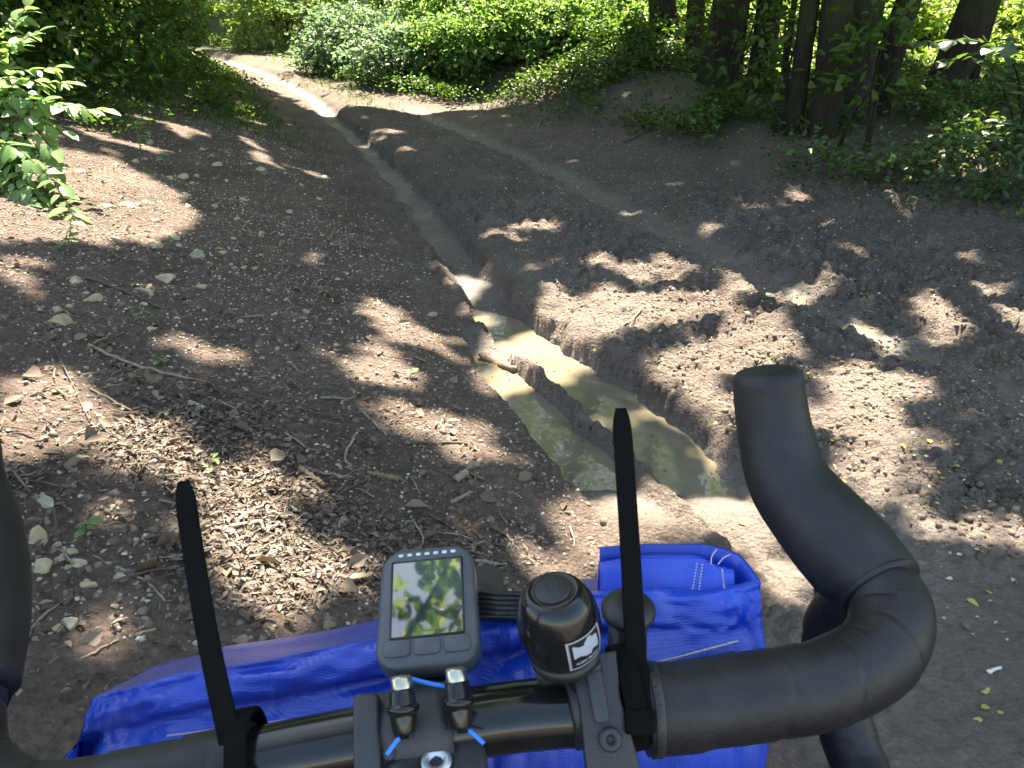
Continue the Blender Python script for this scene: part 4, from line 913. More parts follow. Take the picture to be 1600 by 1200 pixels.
# broad pale leaves of a hazel branch over the undergrowth
hx, hy = 4.35, 7.35
hb = empty('hazel_branch_sapling', (hx, hy, H1(hx, hy))); tag(hb, 'hazel sapling with broad pale leaves catching light before the leaning trunk', 'sapling')
zb = H1(hx, hy)
paths = [[(hx, hy, zb), (4.1, 7.2, 0.95), (3.65, 7.05, 1.17), (3.22, 6.95, 1.16)], [(hx, hy, zb), (4.0, 7.2, 0.85), (3.65, 7.0, 1.06), (3.36, 6.85, 1.03)], [(hx, hy, zb), (4.15, 7.1, 0.95), (3.95, 6.95, 1.16), (3.66, 6.8, 1.13)], [(hx, hy, zb), (4.35, 7.1, 1.0), (4.25, 7.0, 1.20), (4.0, 6.9, 1.22)]]
leafy_branches(hb, paths, LB, .085, .012, BARK, .009)

# ---- undergrowth
def cover(name, pts, hmax, leaf, mat, label, cat, dens_h=0.7):
    n = len(pts); z = height(pts[:, 0], pts[:, 1], False) + hmax * rng.random(n) ** dens_h * (0.4 + 0.9 * vnoise(pts[:, 0] * 2.2, pts[:, 1] * 2.2, 55)) + 0.015
    o = leaf_obj(name, np.stack([pts[:, 0], pts[:, 1], z], 1), rdir(n, .1, .4), rdir(n, 1.4, .6), rng.uniform(.6, 1.3, n) * leaf, rng.uniform(.45, .8, n) * leaf, mat)
    return tag(o, label, cat, kind='stuff')

def sample(n, x0, x1, y0, y1, f):
    out = []
    while sum(len(o) for o in out) < n:
        x = rng.uniform(x0, x1, 20000); y = rng.uniform(y0, y1, 20000)
        k = f(x, y) > rng.random(20000); out.append(np.stack([x[k], y[k]], 1))
    return np.vstack(out)[:n]
edge = lambda x, y: x - np.interp(y, [3, 5.07, 5.84, 7.25, 9.08, 11.0, 12.2, 13, 14.5, 16.5], [3.6, 3.15, 2.68, 2.15, 1.3, .35, -1.5, -2.15, -2.9, -4.1])
cl = lambda x, y: smooth(.34, .62, vnoise(x * 2.3, y * 2.3, 58))
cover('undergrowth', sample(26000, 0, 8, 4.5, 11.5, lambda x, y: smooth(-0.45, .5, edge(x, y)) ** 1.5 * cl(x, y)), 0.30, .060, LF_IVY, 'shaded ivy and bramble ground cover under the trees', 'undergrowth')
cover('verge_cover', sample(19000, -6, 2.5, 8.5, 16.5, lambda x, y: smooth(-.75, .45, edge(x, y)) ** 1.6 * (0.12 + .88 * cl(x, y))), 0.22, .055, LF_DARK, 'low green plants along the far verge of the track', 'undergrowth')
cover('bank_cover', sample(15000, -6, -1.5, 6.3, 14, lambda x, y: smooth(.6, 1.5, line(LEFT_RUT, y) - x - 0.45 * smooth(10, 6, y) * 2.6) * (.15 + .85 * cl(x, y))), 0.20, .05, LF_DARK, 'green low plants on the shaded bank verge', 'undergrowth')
cover('meadow', sample(14000, 3.5, 12, 10.5, 16, lambda x, y: x * 0 + .8), 0.35, .10, LF_LIME, 'sunlit meadow growth in the clearing', 'meadow')

# grass blades along the track
def grass(name, pts, hmin, hmax, mat, label):
    n = len(pts); z = height(pts[:, 0], pts[:, 1]) - .005
    D = rdir(n, 1.3, .3); N = rdir(n, 0, 0.1)
    o = leaf_obj(name, np.stack([pts[:, 0], pts[:, 1], z], 1), D, N, rng.uniform(hmin, hmax, n), rng.uniform(.005, .009, n), mat, droop=2.0, fold=.1)
    return tag(o, label, 'grass', kind='stuff')
grass('verge_grass', np.vstack([sample(3500, -6, -1.5, 8, 17, lambda x, y: smooth(.5, 1.0, line(LEFT_RUT, y) - x) * smooth(2.6, 1.4, line(LEFT_RUT, y) - x)), sample(1100, -5, 2, 9.5, 16, lambda x, y: smooth(.45, .9, x - line(RIGHT_RUT, y)) * smooth(2.2, 1.2, x - line(RIGHT_RUT, y))), sample(350, -4, 0, 9.5, 15, lambda x, y: mid_grass(x, y))]),   .04, .13, LF_DARK, 'grass along the verges where the track climbs')

# ------------------------------------------------------------------ stones, sticks, litter
LIME = plain('limestone', (0.40, 0.335, 0.215), 0.85, var=0.35, scale=22, bump=0.6, bscale=90, spec=0.25)
LIME_GREY = plain('grey_limestone', (0.31, 0.285, 0.20), 0.85, var=0.3, scale=26, bump=0.6, bscale=90, spec=0.25)
WOOD = [plain('stick_grey', (0.23, 0.20, 0.165), .85, var=.4, scale=50, bump=.5), plain('stick_brown', (0.17, 0.115, 0.070), .85, var=.4, scale=50, bump=.5), plain('stick_pale', (0.27, 0.205, 0.145), .8, var=.3, scale=60, bump=.4), plain('stick_dark', (0.085, 0.068, 0.052), .85, var=.4, scale=50, bump=.5)]
WHITE_STICK = plain('white_stick', (0.72, 0.68, 0.66), .6)

def stone_mesh(a, b, c, sub=2, cuts=7, seed=0):
    bm = bmesh.new(); bmesh.ops.create_icosphere(bm, subdivisions=sub, radius=1.0)
    r_ = random.Random(seed)
    for _ in range(cuts):
        n = Vector((r_.gauss(0, 1), r_.gauss(0, 1), r_.gauss(0, 1))).normalized(); d = r_.uniform(.35, .75)
        for v in bm.verts:
            k = v.co.dot(n)
            if k > d: v.co -= n * (k - d)
    for v in bm.verts:
        v.co *= 1 + r_.uniform(-.05, .05)
        v.co.x *= a; v.co.y *= b; v.co.z *= c
    m = bpy.data.meshes.new('stone'); bm.to_mesh(m); bm.free(); return m

def ground_normal(x, y):
    e = .03; hx = H1(x + e, y) - H1(x - e, y); hy = H1(x, y + e) - H1(x, y - e)
    return Vector((-hx / (2 * e), -hy / (2 * e), 1)).normalized()
HD = lambda x, y: float(height(np.array([x]), np.array([y]))[0])

for i, ((x, y), w_, h_, label) in enumerate(BIG_STONES):
    hh = max(h_ * 0.55, .012)
    m = stone_mesh(w_ * .56, max(h_, w_ * .45) * .62, hh, 2, 8, i)
    o = link('limestone_rock', m, LIME_GREY if i in (0, 8, 14, 16) else LIME)
    o.location = (x, y, HD(x, y) + hh * .08)
    q = ground_normal(x, y).to_track_quat('Z', 'Y').to_euler(); o.rotation_euler = (q.x, q.y, random.uniform(-.5, .5))
    tag(o, label, 'stone', 'larger pale stones on the bank')

small_meshes = [stone_mesh(.55, .46, .32, 2, 7, 100 + k) for k in range(8)]
for m in small_meshes: m.materials.append(LIME)
for i, (x, y, w_) in enumerate(SMALL_STONES):
    o = link('pebble', small_meshes[i % 8]); s = w_ * (1.3 if y > 2.6 else 1.0)
    o.scale = (s, s, s * random.uniform(.7, 1.1)); o.location = (x, y, HD(x, y) + .02 * s); o.rotation_euler = (random.uniform(-.3, .3), random.uniform(-.3, .3), random.uniform(0, 6))
    where = 'among leaf litter beside the bar tape' if y < 2.0 else 'on the lower bank around the long grey branch' if y < 3.4 else 'on the mid bank around the flat cream slab' if y < 4.7 else 'on the upper bank between bush and track' if y < 6.3 else 'on the far bank below the dark thicket'
    tag(o, 'small pale limestone pebble ' + where, 'pebble', 'pebbles ' + where)

def stick_mesh(P, t, seg=7, knots=True):
    n = len(P); rad = t * .5 * (1 + .18 * np.array([random.uniform(-1, 1) for _ in range(n)])) * np.linspace(1.05, .75, n)
    return tube(P, rad * .85, seg)

for i, (pl, t, label) in enumerate(STICKS):
    P = [(x, y, HD(x, y) + t * .35) for x, y in pl]
    n = 14; Q = spline(P, n); Q[1:-1] += rng.normal(size=(n - 2, 3)) * t * .12
    Q[:, 2] = np.maximum(Q[:, 2], height(Q[:, 0], Q[:, 1]) + t * .25)
    root = empty('fallen_stick', tuple(Q[0]))
    V, F = stick_mesh(Q, t)
    mat = WHITE_STICK if 'white' in label else WOOD[2] if any(k in label for k in ('pale', 'peeled', 'sunlit', 'tan')) else WOOD[1] if any(k in label for k in ('brown', 'bark', 'log')) else WOOD[3] if 'dark' in label else WOOD[0]  # sticks in sunlit spots also take the pale wood, sunlight put into the colour
    V = V - Q[0]; bpy.data.objects.remove(root)
    m = bpy.data.meshes.new('stick'); m.from_pydata([tuple(v) for v in V], [], F); m.polygons.foreach_set('use_smooth', np.ones(len(F), bool))
    o = link('fallen_log' if 'log' in label else 'fallen_stick', m, mat); o.location = tuple(Q[0])
    tag(o, label, 'stick')

# loose twigs: a shared set of shapes
tw = []
for k in range(9):
    a = random.uniform(-.25, .25); Q = spline([(-.5, 0, 0), (-.1, a * .5, .03), (.2, a, .0), (.5, a * .3, 0.02)], 8)
    V, F = tube(Q, np.linspace(.035, .018, 8) * random.uniform(.7, 1.3), 5)
    m = bpy.data.meshes.new('twig'); m.from_pydata([tuple(v) for v in V], [], F); m.materials.append(WOOD[k % 4]); tw.append(m)
tp = np.vstack([sample(70, -1.5, .3, 1.35, 2.6, lambda x, y: smooth(.35, .8, line(LEFT_RUT, y) - x)), sample(45, -2.4, 0, 2.4, 5, lambda x, y: smooth(.35, .8, line(LEFT_RUT, y) - x)), sample(14, .2, 2, 3, 6, lambda x, y: x * 0 + 1)])
for i, (x, y) in enumerate(tp):
    o = link('loose_twig', tw[i % 9]); s = random.uniform(.05, .13); o.scale = (s, s * .8, s * .8)
    a = random.uniform(0, 6.28); o.location = (x, y, HD(x, y) + .06 * s + .002); o.rotation_euler = (0, math.atan2(HD(x - .03 * math.cos(a), y - .03 * math.sin(a)) - HD(x + .03 * math.cos(a), y + .03 * math.sin(a)), .06) * .8, a)
    where = 'on the mud between the ruts' if x > line(LEFT_RUT, y) + .2 else 'in the litter just beyond the blue bag' if y < 1.7 else 'in the litter short of the puddle' if y < 2.2 else 'on the bare earth alongside the puddle' if y < 3.4 else 'on the upper bare bank'
    tag(o, 'short loose twig lying ' + where, 'twig', 'twigs ' + where)

# fallen yellow leaves
YEL = leaf_material('yellow_leaf', (0.55, 0.40, 0.07), (0.60, 0.48, 0.12), (0.50, 0.46, 0.14), .25, .5, tcol=(1.1, 1.0, .6))
DEAD = leaf_material('dead_leaf', (0.070, 0.054, 0.042), (0.130, 0.100, 0.077), (0.225, 0.182, 0.142), .08, .7, tcol=(1.1, .9, .6))
yls = [leaf_piece('fallen_leaf', .030, .019, YEL, 4, .25, .3), leaf_piece('fallen_leaf', .022, .017, YEL, 4, -.2, -.2), leaf_piece('fallen_leaf', .045, .034, YEL, 5, .15, .2)]
for i, (x, y) in enumerate(YELLOW_LEAVES):
    o = link('fallen_leaf', yls[2] if i < 5 else yls[i % 2]); o.location = (x, y, HD(x, y) + .006); s = random.uniform(.7, 1.1)
    o.scale = (s, s, s); o.rotation_euler = (random.uniform(-.35, .35), random.uniform(-.35, .35), random.uniform(0, 6.3))
    where = 'on the bank left of the rut' if x < line(LEFT_RUT, y) else 'on the wet mud beside the handlebar bend' if y < 2.3 else 'on the churned mud past the brake hood' if y < 3.6 else 'on the far mud hump'
    tag(o, 'small fallen yellow leaf ' + where, 'leaf', 'yellow leaves ' + where)

# ---- uncountable litter: crumbs of stone, chips, dead leaves, tiny clods
def crumbs(name, pts, s0, s1, mat, label, cat, lift=.25, flat=.7, lumpy=False):
    n = len(pts)
    if lumpy:
        g_ = (1 + 5 ** .5) / 2
        base = np.array([(-1, g_, 0), (1, g_, 0), (-1, -g_, 0), (1, -g_, 0), (0, -1, g_), (0, 1, g_), (0, -1, -g_), (0, 1, -g_), (g_, 0, -1), (g_, 0, 1), (-g_, 0, -1), (-g_, 0, 1)]) / 1.9
        q = np.array([(0, 11, 5), (0, 5, 1), (0, 1, 7), (0, 7, 10), (0, 10, 11), (1, 5, 9), (5, 11, 4), (11, 10, 2), (10, 7, 6), (7, 1, 8), (3, 9, 4), (3, 4, 2), (3, 2, 6), (3, 6, 8), (3, 8, 9), (4, 9, 5), (2, 4, 11), (6, 2, 10), (8, 6, 7), (9, 8, 1)])
    else:
        base = np.array([(1, 0, 0), (-1, 0, 0), (0, 1, 0), (0, -1, 0), (0, 0, 1), (0, 0, -1.0)])
        q = np.array([(0, 2, 4), (2, 1, 4), (1, 3, 4), (3, 0, 4), (2, 0, 5), (1, 2, 5), (3, 1, 5), (0, 3, 5)])
    nv = len(base)
    s = (s0 + (s1 - s0) * rng.random(n) ** 2.2)[:, None, None] * .5
    V = base[None] * s * rng.uniform(.6, 1.25, (n, nv, 1)) * np.array([1, .8, flat]) + rng.normal(size=(n, nv, 3)) * s * .16
    a = rng.uniform(0, 6.28, n); ca, sa = np.cos(a)[:, None], np.sin(a)[:, None]
    V = np.stack([V[..., 0] * ca - V[..., 1] * sa, V[..., 0] * sa + V[..., 1] * ca, V[..., 2]], -1)
    z = height(pts[:, 0], pts[:, 1]) + s[:, 0, 0] * lift
    V += np.stack([pts[:, 0], pts[:, 1], z], 1)[:, None]
    F = (np.arange(n)[:, None, None] * nv + q[None]).reshape(-1)
    return tag(link(name, np_mesh(name, V.reshape(-1, 3), F, 3, lumpy), mat), label, cat, kind='stuff')
onbank = lambda x, y: smooth(.25, .7, line(LEFT_RUT, y) - x - .05 * np.sin(y * 5))
ontrack = lambda x, y: smooth(.2, .4, x - line(LEFT_RUT, y))
GRIT = leaf_material('grit', (0.16, 0.13, 0.10), (0.36, 0.32, 0.25), (0.55, 0.51, 0.42), 0.0, .85)
CLOD = leaf_material('clod', (0.115, 0.086, 0.063), (0.160, 0.122, 0.092), (0.195, 0.152, 0.116), 0.0, .85)
crumbs('grit', np.vstack([sample(15000, -3.2, .3, 1.2, 5.5, onbank), sample(8000, -4, -.3, 4.5, 9, onbank), sample(3500, -1.5, 3.2, 2.5, 9, ontrack)]), .005, .019, GRIT, 'pale limestone grit sprinkled over the bank', 'grit')
clumpy = lambda x, y: ontrack(x, y) * (.12 + .88 * smooth(.32, .55, vnoise(x * 3.5, y * 3.5, 6))) * (1 - .8 * np.exp(-(((x - 1.0) / .38) ** 2)) * (1 - smooth(1.7, 2.3, y)))
dry = lambda f: (lambda x, y: f(x, y) * (height(x, y, False) > WATER_Z + .03))
crumbs('mud_clods', np.vstack([sample(7000, .3, 2.8, 1.2, 3.4, dry(clumpy)), sample(7000, -.5, 3.4, 3.2, 6.5, dry(clumpy)), sample(3500, -2, .6, 1.2, 4, onbank)]), .008, .036, CLOD, 'crumbly clods of churned mud', 'mud', -.25, .8, True)
def litter(name, pts, l0, l1, wr, mat, label, cat, up=1.6):
    n = len(pts); z = height(pts[:, 0], pts[:, 1]) + rng.uniform(.002, .012, n)
    L = rng.uniform(l0, l1, n)
    o = leaf_obj(name, np.stack([pts[:, 0], pts[:, 1], z], 1), rdir(n, .0, .16), rdir(n, up, .5), L, L * rng.uniform(wr * .6, wr * 1.3, n), mat, None, 'oval', fold=.22, droop=.15)
    return tag(o, label, cat, kind='stuff')
near = lambda x, y: (.12 + .88 * smooth(.38, .6, vnoise(x * 3.3, y * 3.3, 160))) * onbank(x, y) * smooth(2.5, 1.75, y + .3 * np.sin(x * 3) + .25 * (x + 1))
litter('dead_leaf_litter', np.vstack([sample(7500, -1.9, .25, 1.0, 3.0, near), sample(1500, -2.8, .0, 2.5, 6, onbank), sample(3000, 0, 4, 4.5, 10, lambda x, y: smooth(-.8, .3, edge(x, y))), sample(600, -1.5, 3, 5, 10, ontrack)]), .008, .028, .5, DEAD, 'dry brown dead leaves littering the bank', 'leaf litter')
litter('wood_chips', np.vstack([sample(8000, -1.9, .35, 1.0, 2.8, near), sample(3500, -2.8, .1, 2.3, 5, onbank)]), .007, .030, .22, DEAD, 'fine chips of twig and bark over the dirt', 'litter')
SEED = leaf_material('seed_fleck', (0.50, 0.42, 0.18), (0.55, 0.51, 0.38), (0.52, 0.52, 0.28), .1, .6)
litter('leaf_flecks', np.vstack([sample(600, .3, 2.6, 1.2, 3.5, ontrack), sample(3500, -3.5, 3.5, 3.5, 10, lambda x, y: x * 0 + 1)]), .008, .020, .6, SEED, 'tiny yellow leaf flecks dotted over the track', 'leaf litter')

pd = sample(22, -.4, .9, 2.25, 3.9, lambda x, y: (height(x, y) < WATER_Z - .006) * 1.0)
o = leaf_obj('floating_flecks', np.stack([pd[:, 0], pd[:, 1], np.full(22, WATER_Z + .002)], 1), rdir(22, 0, .02), rdir(22, 6, .2), rng.uniform(.008, .024, 22), rng.uniform(.004, .014, 22), DEAD); tag(o, 'bits of dead leaf floating on the puddle', 'leaf litter', kind='stuff')
bd = np.vstack([sample(170, -1.7, .2, 1.2, 2.6, onbank), sample(90, -2.6, 0, 2.6, 5, onbank)])
BIGDEAD = leaf_material('brown_leaf', (0.09, 0.06, 0.04), (0.17, 0.122, 0.085), (0.28, 0.215, 0.15), .1, .65, tcol=(1.1, .9, .6))
litter('broad_dead_leaves', bd, .035, .065, .62, BIGDEAD, 'broad dry fallen leaves scattered over the bank', 'leaf litter')
# seedlings and small plants
PL = [('seedling clump with bright leaves just below the sunlit bush', 9, LS), ('green seedling beside the pale angular limestone', 7, LS), ('two-leaved dark green seedling in the middle of the upper bank', 3, LS), ('single light green leaflet sprouting beside the angular sunlit stone', 3, LS), ('dark green seedling among the pebbles near the bar tape', 5, LS),
      ('leafy bramble shoot at the edge of the bank thicket', 12, LS), ('trailing bramble shoot lower on the bank below the thicket', 9, LS), ('sunlit white-green sprig at the edge of the undergrowth', 9, LS), ('low herb before the stout ivy-footed trunk', 9, LS), ('small herb at the foot of the leaning trunk', 9, LS), ('nettle before the broad front trunk', 12, LS),
      ('bramble reaching over the bare earth before the thickest trunk', 12, LS), ('leafy herb under the mossy trunk', 12, LS), ('leafy bramble near the frame edge in the undergrowth', 12, LS), ('bramble spray at the very edge of the undergrowth', 10, LS), ('herb between the narrow trunk and the track', 9, LS), ('green tuft on the far verge beyond the wet rut', 9, LS), ('leafy tuft at the earthy hollow on the verge', 9, LS), ('tiny green sprout in the sunlit dirt beside the puddle', 4, LS), ('grassy sprout beside the long pale grey branch', 4, LS)]
for (x, y), (label, k, ms) in zip(PLANTS, PL):
    z = HD(x, y); root = empty('seedling' if k < 8 else 'herb_plant', (x, y, z)); tag(root, label, 'plant')
    sc_l = .6 if k < 8 else 1.0
    hgt = .04 if k < 6 else .10 if k < 10 else .22
    for s in range(max(1, k // 4)):
        e = np.array([x + rng.normal() * hgt * .6, y + rng.normal() * hgt * .6, z + hgt * rng.uniform(.6, 1.2)])
        V, F = tube(spline([(x, y, z - .01), ((x + e[0]) / 2, (y + e[1]) / 2, z + hgt * .7), e], 7), np.linspace(.0025, .0012, 7), 5); wmesh('stem', V, F, LF_NEAR, root)
        for j in range(4 if k < 10 else 6):
            p = np.array([x, y, z]) + (e - np.array([x, y, z])) * rng.uniform(.35, 1.0)
            a = rng.uniform(0, 6.28); put_leaf(ms[j % 2], root, p, (math.cos(a), math.sin(a), rng.uniform(-.2, .4)), (rng.normal() * .3, rng.normal() * .3, 1), rng.uniform(.8, 1.4) * (1 if k < 10 else 1.3) * sc_l)

# ------------------------------------------------------------------ bicycle and what is fixed to its bar
def rubber(name, col, rough, scale=400, bump=.4, dust=.12):
    m, t, p, out = mat_new(name)
    tc = node(t, 'ShaderNodeTexCoord'); n = node(t, 'ShaderNodeTexNoise', Scale=22.0, Detail=6.0, Roughness=.65); t.links.new(tc.outputs['Object'], n.inputs['Vector'])
    d = tuple(c + dust * k for c, k in zip(col, (.30, .27, .24)))
    t.links.new(ramp(t, n.outputs['Fac'], [(.42, col), (.78, d)]), p.inputs['Base Color'])
    p.inputs['Roughness'].default_value = rough; p.inputs['Specular IOR Level'].default_value = .45
    n2 = node(t, 'ShaderNodeTexNoise', Scale=scale, Detail=3.0); t.links.new(tc.outputs['Object'], n2.inputs['Vector'])
    bp = node(t, 'ShaderNodeBump', Strength=bump, Distance=.0006); t.links.new(n2.outputs['Fac'], bp.inputs['Height']); t.links.new(bp.outputs['Normal'], p.inputs['Normal'])
    return m
TAPE = rubber('bar_tape', (0.010, 0.0105, 0.0125), .5, 500, .5, .07)
HOOD = rubber('hood_rubber', (0.010, 0.0105, 0.0125), .55, 700, .3, .07)
STRAP = rubber('strap_black', (0.004, 0.004, 0.0045), .95, 900, .6, .01)
STRAP.node_tree.nodes['Principled BSDF'].inputs['Specular IOR Level'].default_value = .12
GLOSS = plain('gloss_black', (0.010, 0.011, 0.011), .14, spec=.5, var=.3)
ALLOY = plain('matt_black_alloy', (0.030, 0.032, 0.036), .42, spec=.5, var=.25, bump=.2, bscale=900)
PLASTIC = plain('black_plastic', (0.020, 0.021, 0.022), .40, var=.25, bump=.2, bscale=900)
CASE = plain('charcoal_case', (0.072, 0.080, 0.094), .34, var=.15, bump=.15, bscale=1200)
SILVER = plain('silver_steel', (0.66, 0.66, 0.62), .28, metallic=1.0)
BRASSY = plain('brassy_silver', (0.62, 0.60, 0.44), .3, metallic=1.0)
BOLT = plain('zinc_bolt', (0.62, 0.66, 0.72), .38, metallic=.8)
CORDM = plain('blue_cord', (0.01, 0.22, 0.85), .4, var=.1)
LED = plain('led_window', (0.62, 0.66, 0.74), .3)
THREAD = plain('white_thread', (0.62, 0.60, 0.56), .8)
TYRE = rubber('tyre', (0.02, 0.02, 0.02), .8)

def pvc():
    m, t, p, out = mat_new('blue_pvc')
    tc = node(t, 'ShaderNodeTexCoord'); O = tc.outputs['Object']
    n = node(t, 'ShaderNodeTexNoise', Scale=14.0, Detail=6.0, Roughness=.6); t.links.new(O, n.inputs['Vector'])
    c = ramp(t, n.outputs['Fac'], [(.3, (0.002, 0.042, 0.38)), (.6, (0.003, 0.070, 0.58)), (.9, (0.02, 0.13, 0.70))])
    n3 = node(t, 'ShaderNodeTexNoise', Scale=55.0, Detail=4.0); mp = node(t, 'ShaderNodeMapping'); mp.inputs['Scale'].default_value = (1, .25, .25); mp.inputs['Rotation'].default_value = (0, 0, .5)
    t.links.new(O, mp.inputs['Vector']); t.links.new(mp.outputs[0], n3.inputs['Vector'])
    sc = ramp(t, n3.outputs['Fac'], [(.62, (0, 0, 0)), (.80, (.4, .4, .4))])
    c = mixc(t, sc, c, (0.16, 0.25, 0.62)); t.links.new(c, p.inputs['Base Color'])
    p.inputs['Roughness'].default_value = .21; p.inputs['Specular IOR Level'].default_value = .65
    # woven scrim showing through the coating
    w1 = node(t, 'ShaderNodeTexWave', Scale=260.0); w1.bands_direction = 'X'; w2 = node(t, 'ShaderNodeTexWave', Scale=260.0); w2.bands_direction = 'Z'
    t.links.new(O, w1.inputs['Vector']); t.links.new(O, w2.inputs['Vector'])
    ad = node(t, 'ShaderNodeMath', operation='MULTIPLY'); t.links.new(w1.outputs['Fac'], ad.inputs[0]); t.links.new(w2.outputs['Fac'], ad.inputs[1])
    a2 = node(t, 'ShaderNodeMath', operation='MULTIPLY_ADD'); t.links.new(n.outputs['Fac'], a2.inputs[0]); a2.inputs[1].default_value = 3.0; t.links.new(ad.outputs[0], a2.inputs[2])
    cr = node(t, 'ShaderNodeTexNoise', Scale=17.0, Detail=3.0, Distortion=1.2); t.links.new(O, cr.inputs['Vector'])
    cb = node(t, 'ShaderNodeBump', Strength=.2, Distance=.006); t.links.new(cr.outputs['Fac'], cb.inputs['Height'])
    bp = node(t, 'ShaderNodeBump', Strength=.3, Distance=.0006); t.links.new(cb.outputs['Normal'], bp.inputs['Normal']); t.links.new(a2.outputs[0], bp.inputs['Height']); t.links.new(bp.outputs['Normal'], p.inputs['Normal'])
    return m
PVC = pvc()

A_ = np.array
barc = A_(BAR[1]) * .45 + A_(BAR[2]) * .55
ground_z = H1(0.0, 0.62)
bike = empty('bicycle', (-0.03, 0.62, ground_z)); tag(bike, 'bicycle seen from the saddle: black taped drop handlebar, hoods and stem', 'bicycle')
hb_ = wmesh('handlebar', *tube(spline([BAR[0], BAR[1], BAR[2], BAR[3]], 20), .0159, 28), GLOSS, bike)

def taped(name, P, r, mat, parent, pitch=.034, depth=.0008, seg=36, n=110):
    Q = spline(P, n); L = np.concatenate([[0], np.cumsum(np.linalg.norm(np.diff(Q, axis=0), axis=1))])
    V, F = tube(Q, 1.0, seg); C = np.repeat(Q, seg, 0)
    ang = np.tile(np.linspace(0, 1, seg, endpoint=False), n); l = np.repeat(L, seg)
    ph = (l / pitch + ang * .6) % 1.0
    rr = r + depth * (ph - .5) - depth * 1.3 * np.exp(-(np.minimum(ph, 1 - ph) / .035) ** 2) + .0004 * (vnoise(ang * 9, l * 90, 3) - .5)
    V = C + (V - C) * rr[:, None]
    return wmesh(name, V, F, mat, parent)
tape_r = taped('bar_tape', TAPE_R, .0208, TAPE, bike)
tape_l = taped('bar_tape', TAPE_L, .0195, TAPE, bike)
for q, w_ in ((0.055, .010), (0.09, .004)):
    s = spline(TAPE_R, 200); i = int(q * 60); wmesh('finishing_band', *tube(s[i:i + 6], .0216, 32), PLASTIC if w_ > .005 else ALLOY, tape_r)
wmesh('finishing_band', *tube(spline(TAPE_L, 200)[2:9], .0203, 32), PLASTIC, tape_l)

def hood(P, radii, parent):
    n = 44; Q = spline(P, n); rr = np.interp(np.linspace(0, 1, n), np.linspace(0, 1, len(radii)), radii)
    d = Q[-1] - Q[-4]; d /= np.linalg.norm(d)
    # rounded, slightly flat top
    cap = [Q[-1] + d * k for k in (.0025, .0045, .0058, .0064)]; cr = [rr[-1] * k for k in (.965, .88, .70, .35)]
    Q2 = np.vstack([Q, cap]); r2 = np.concatenate([rr, cr])
    V, F = tube(Q2, r2, 36)
    return wmesh('brake_hood', V, F, HOOD, parent)
hood_r = hood(HOOD_R, [.0226, .0244, .0268, .0268, .0250, .0236, .0226, .0216, .0210, .0207], bike)
hood_l = hood(HOOD_L, [.0236, .0245, .0255, .0262, .0255, .0235, .0215, .0205], bike)
# seam where the hood lip meets the tape
wmesh('lip', *tube(spline(HOOD_R, 60)[0:3], [.0229, .0232, .0235], 36), HOOD, hood_r)
taped('drop_tape', DROP_R, .0182, TAPE, bike)
taped('drop_tape', DROP_L, .0182, TAPE, bike)
# brake levers hang ahead of the hoods
def lever(P, parent): wmesh('brake_lever', *tube(spline(P, 24), np.linspace(1, .8, 24), 14, flat=(.0055, .0085)), ALLOY, parent)
h0 = A_(HOOD_R[6]); lever([h0 + A_((.012, .020, -.022)), h0 + A_((.030, .035, -.055)), h0 + A_((.048, .035, -.09)), h0 + A_((.054, .010, -.13))], bike)
h0 = A_(HOOD_L[5]); lever([h0 + A_((.002, .018, -.012)), h0 + A_((-.005, .03, -.05)), h0 + A_((-.012, .03, -.095)), h0 + A_((-.016, .005, -.14))], bike)

# stem, its clamp plate and round top with a silver bolt
S0, S1 = A_(STEM[0]), A_(STEM[1])
up = np.cross(A_(STEM[3]) - A_(STEM[2]), S1 - S0); up /= np.linalg.norm(up)
if up[2] < 0: up = -up
xs = A_(STEM[3]) - A_(STEM[2]); xs /= np.linalg.norm(xs); ysv = np.cross(up, xs)
bar_mid = barc
stem_out = []
for k in range(20):
    a = math.pi + math.pi * k / 19; stem_out.append((.0225 * math.cos(a), .0225 * math.sin(a)))
yl = float((bar_mid - S0) @ ysv)
stem_out += [(.0215, .008), (.0195, yl - .004), (.0185, yl + .014), (-.0185, yl + .014), (-.0195, yl - .004), (-.0215, .008)]
stem = wmesh('stem', *slab(stem_out, -.040, -.004, .004, S0, xs, ysv, up), ALLOY, bike)
cap = wmesh('top_cap', *lathe([(.0222, -.006), (.0222, -.001), (.0212, .0006), (.0190, .0012), (.0078, .0012), (.0074, .0004), (.004, .0004)], 48, S0, up), ALLOY, bike)
wmesh('bolt', *lathe([(.0068, .0), (.0068, .0018), (.0060, .0026), (.0033, .0026), (.0030, -.001), (.001, -.001)], 32, S0, up), BOLT, cap)
# clamp plate
pc = (A_(PLATE[0]) + A_(PLATE[1]) + A_(PLATE[2]) + A_(PLATE[3])) / 4
px_ = A_(PLATE[1]) - A_(PLATE[0]); wpl = np.linalg.norm(px_); px_ /= wpl; py_ = (A_(PLATE[0]) + A_(PLATE[1]) - A_(PLATE[2]) - A_(PLATE[3])) / 2; hpl = np.linalg.norm(py_); py_ /= hpl; pz_ = np.cross(px_, py_)
plate = wmesh('clamp_plate', *slab(round_rect(wpl, hpl, .0025, 4), -.022, .002, .0016, pc, px_, py_, pz_), ALLOY, bike)
for k in (-.25, .15):
    b0 = pc + px_ * (wpl * .5 + .0035) + py_ * hpl * k - pz_ * .004
    wmesh('clamp_bolt', *lathe([(.0032, 0), (.0032, .003), (.0024, .0036), (.001, .0036)], 16, b0, pz_), ALLOY, plate)
wmesh('clamp_body', *tube([barc + (A_(BAR[2]) - A_(BAR[1])) * t_ for t_ in (-.20, -.1, 0, .1, .16)], .0205, 32), ALLOY, bike)
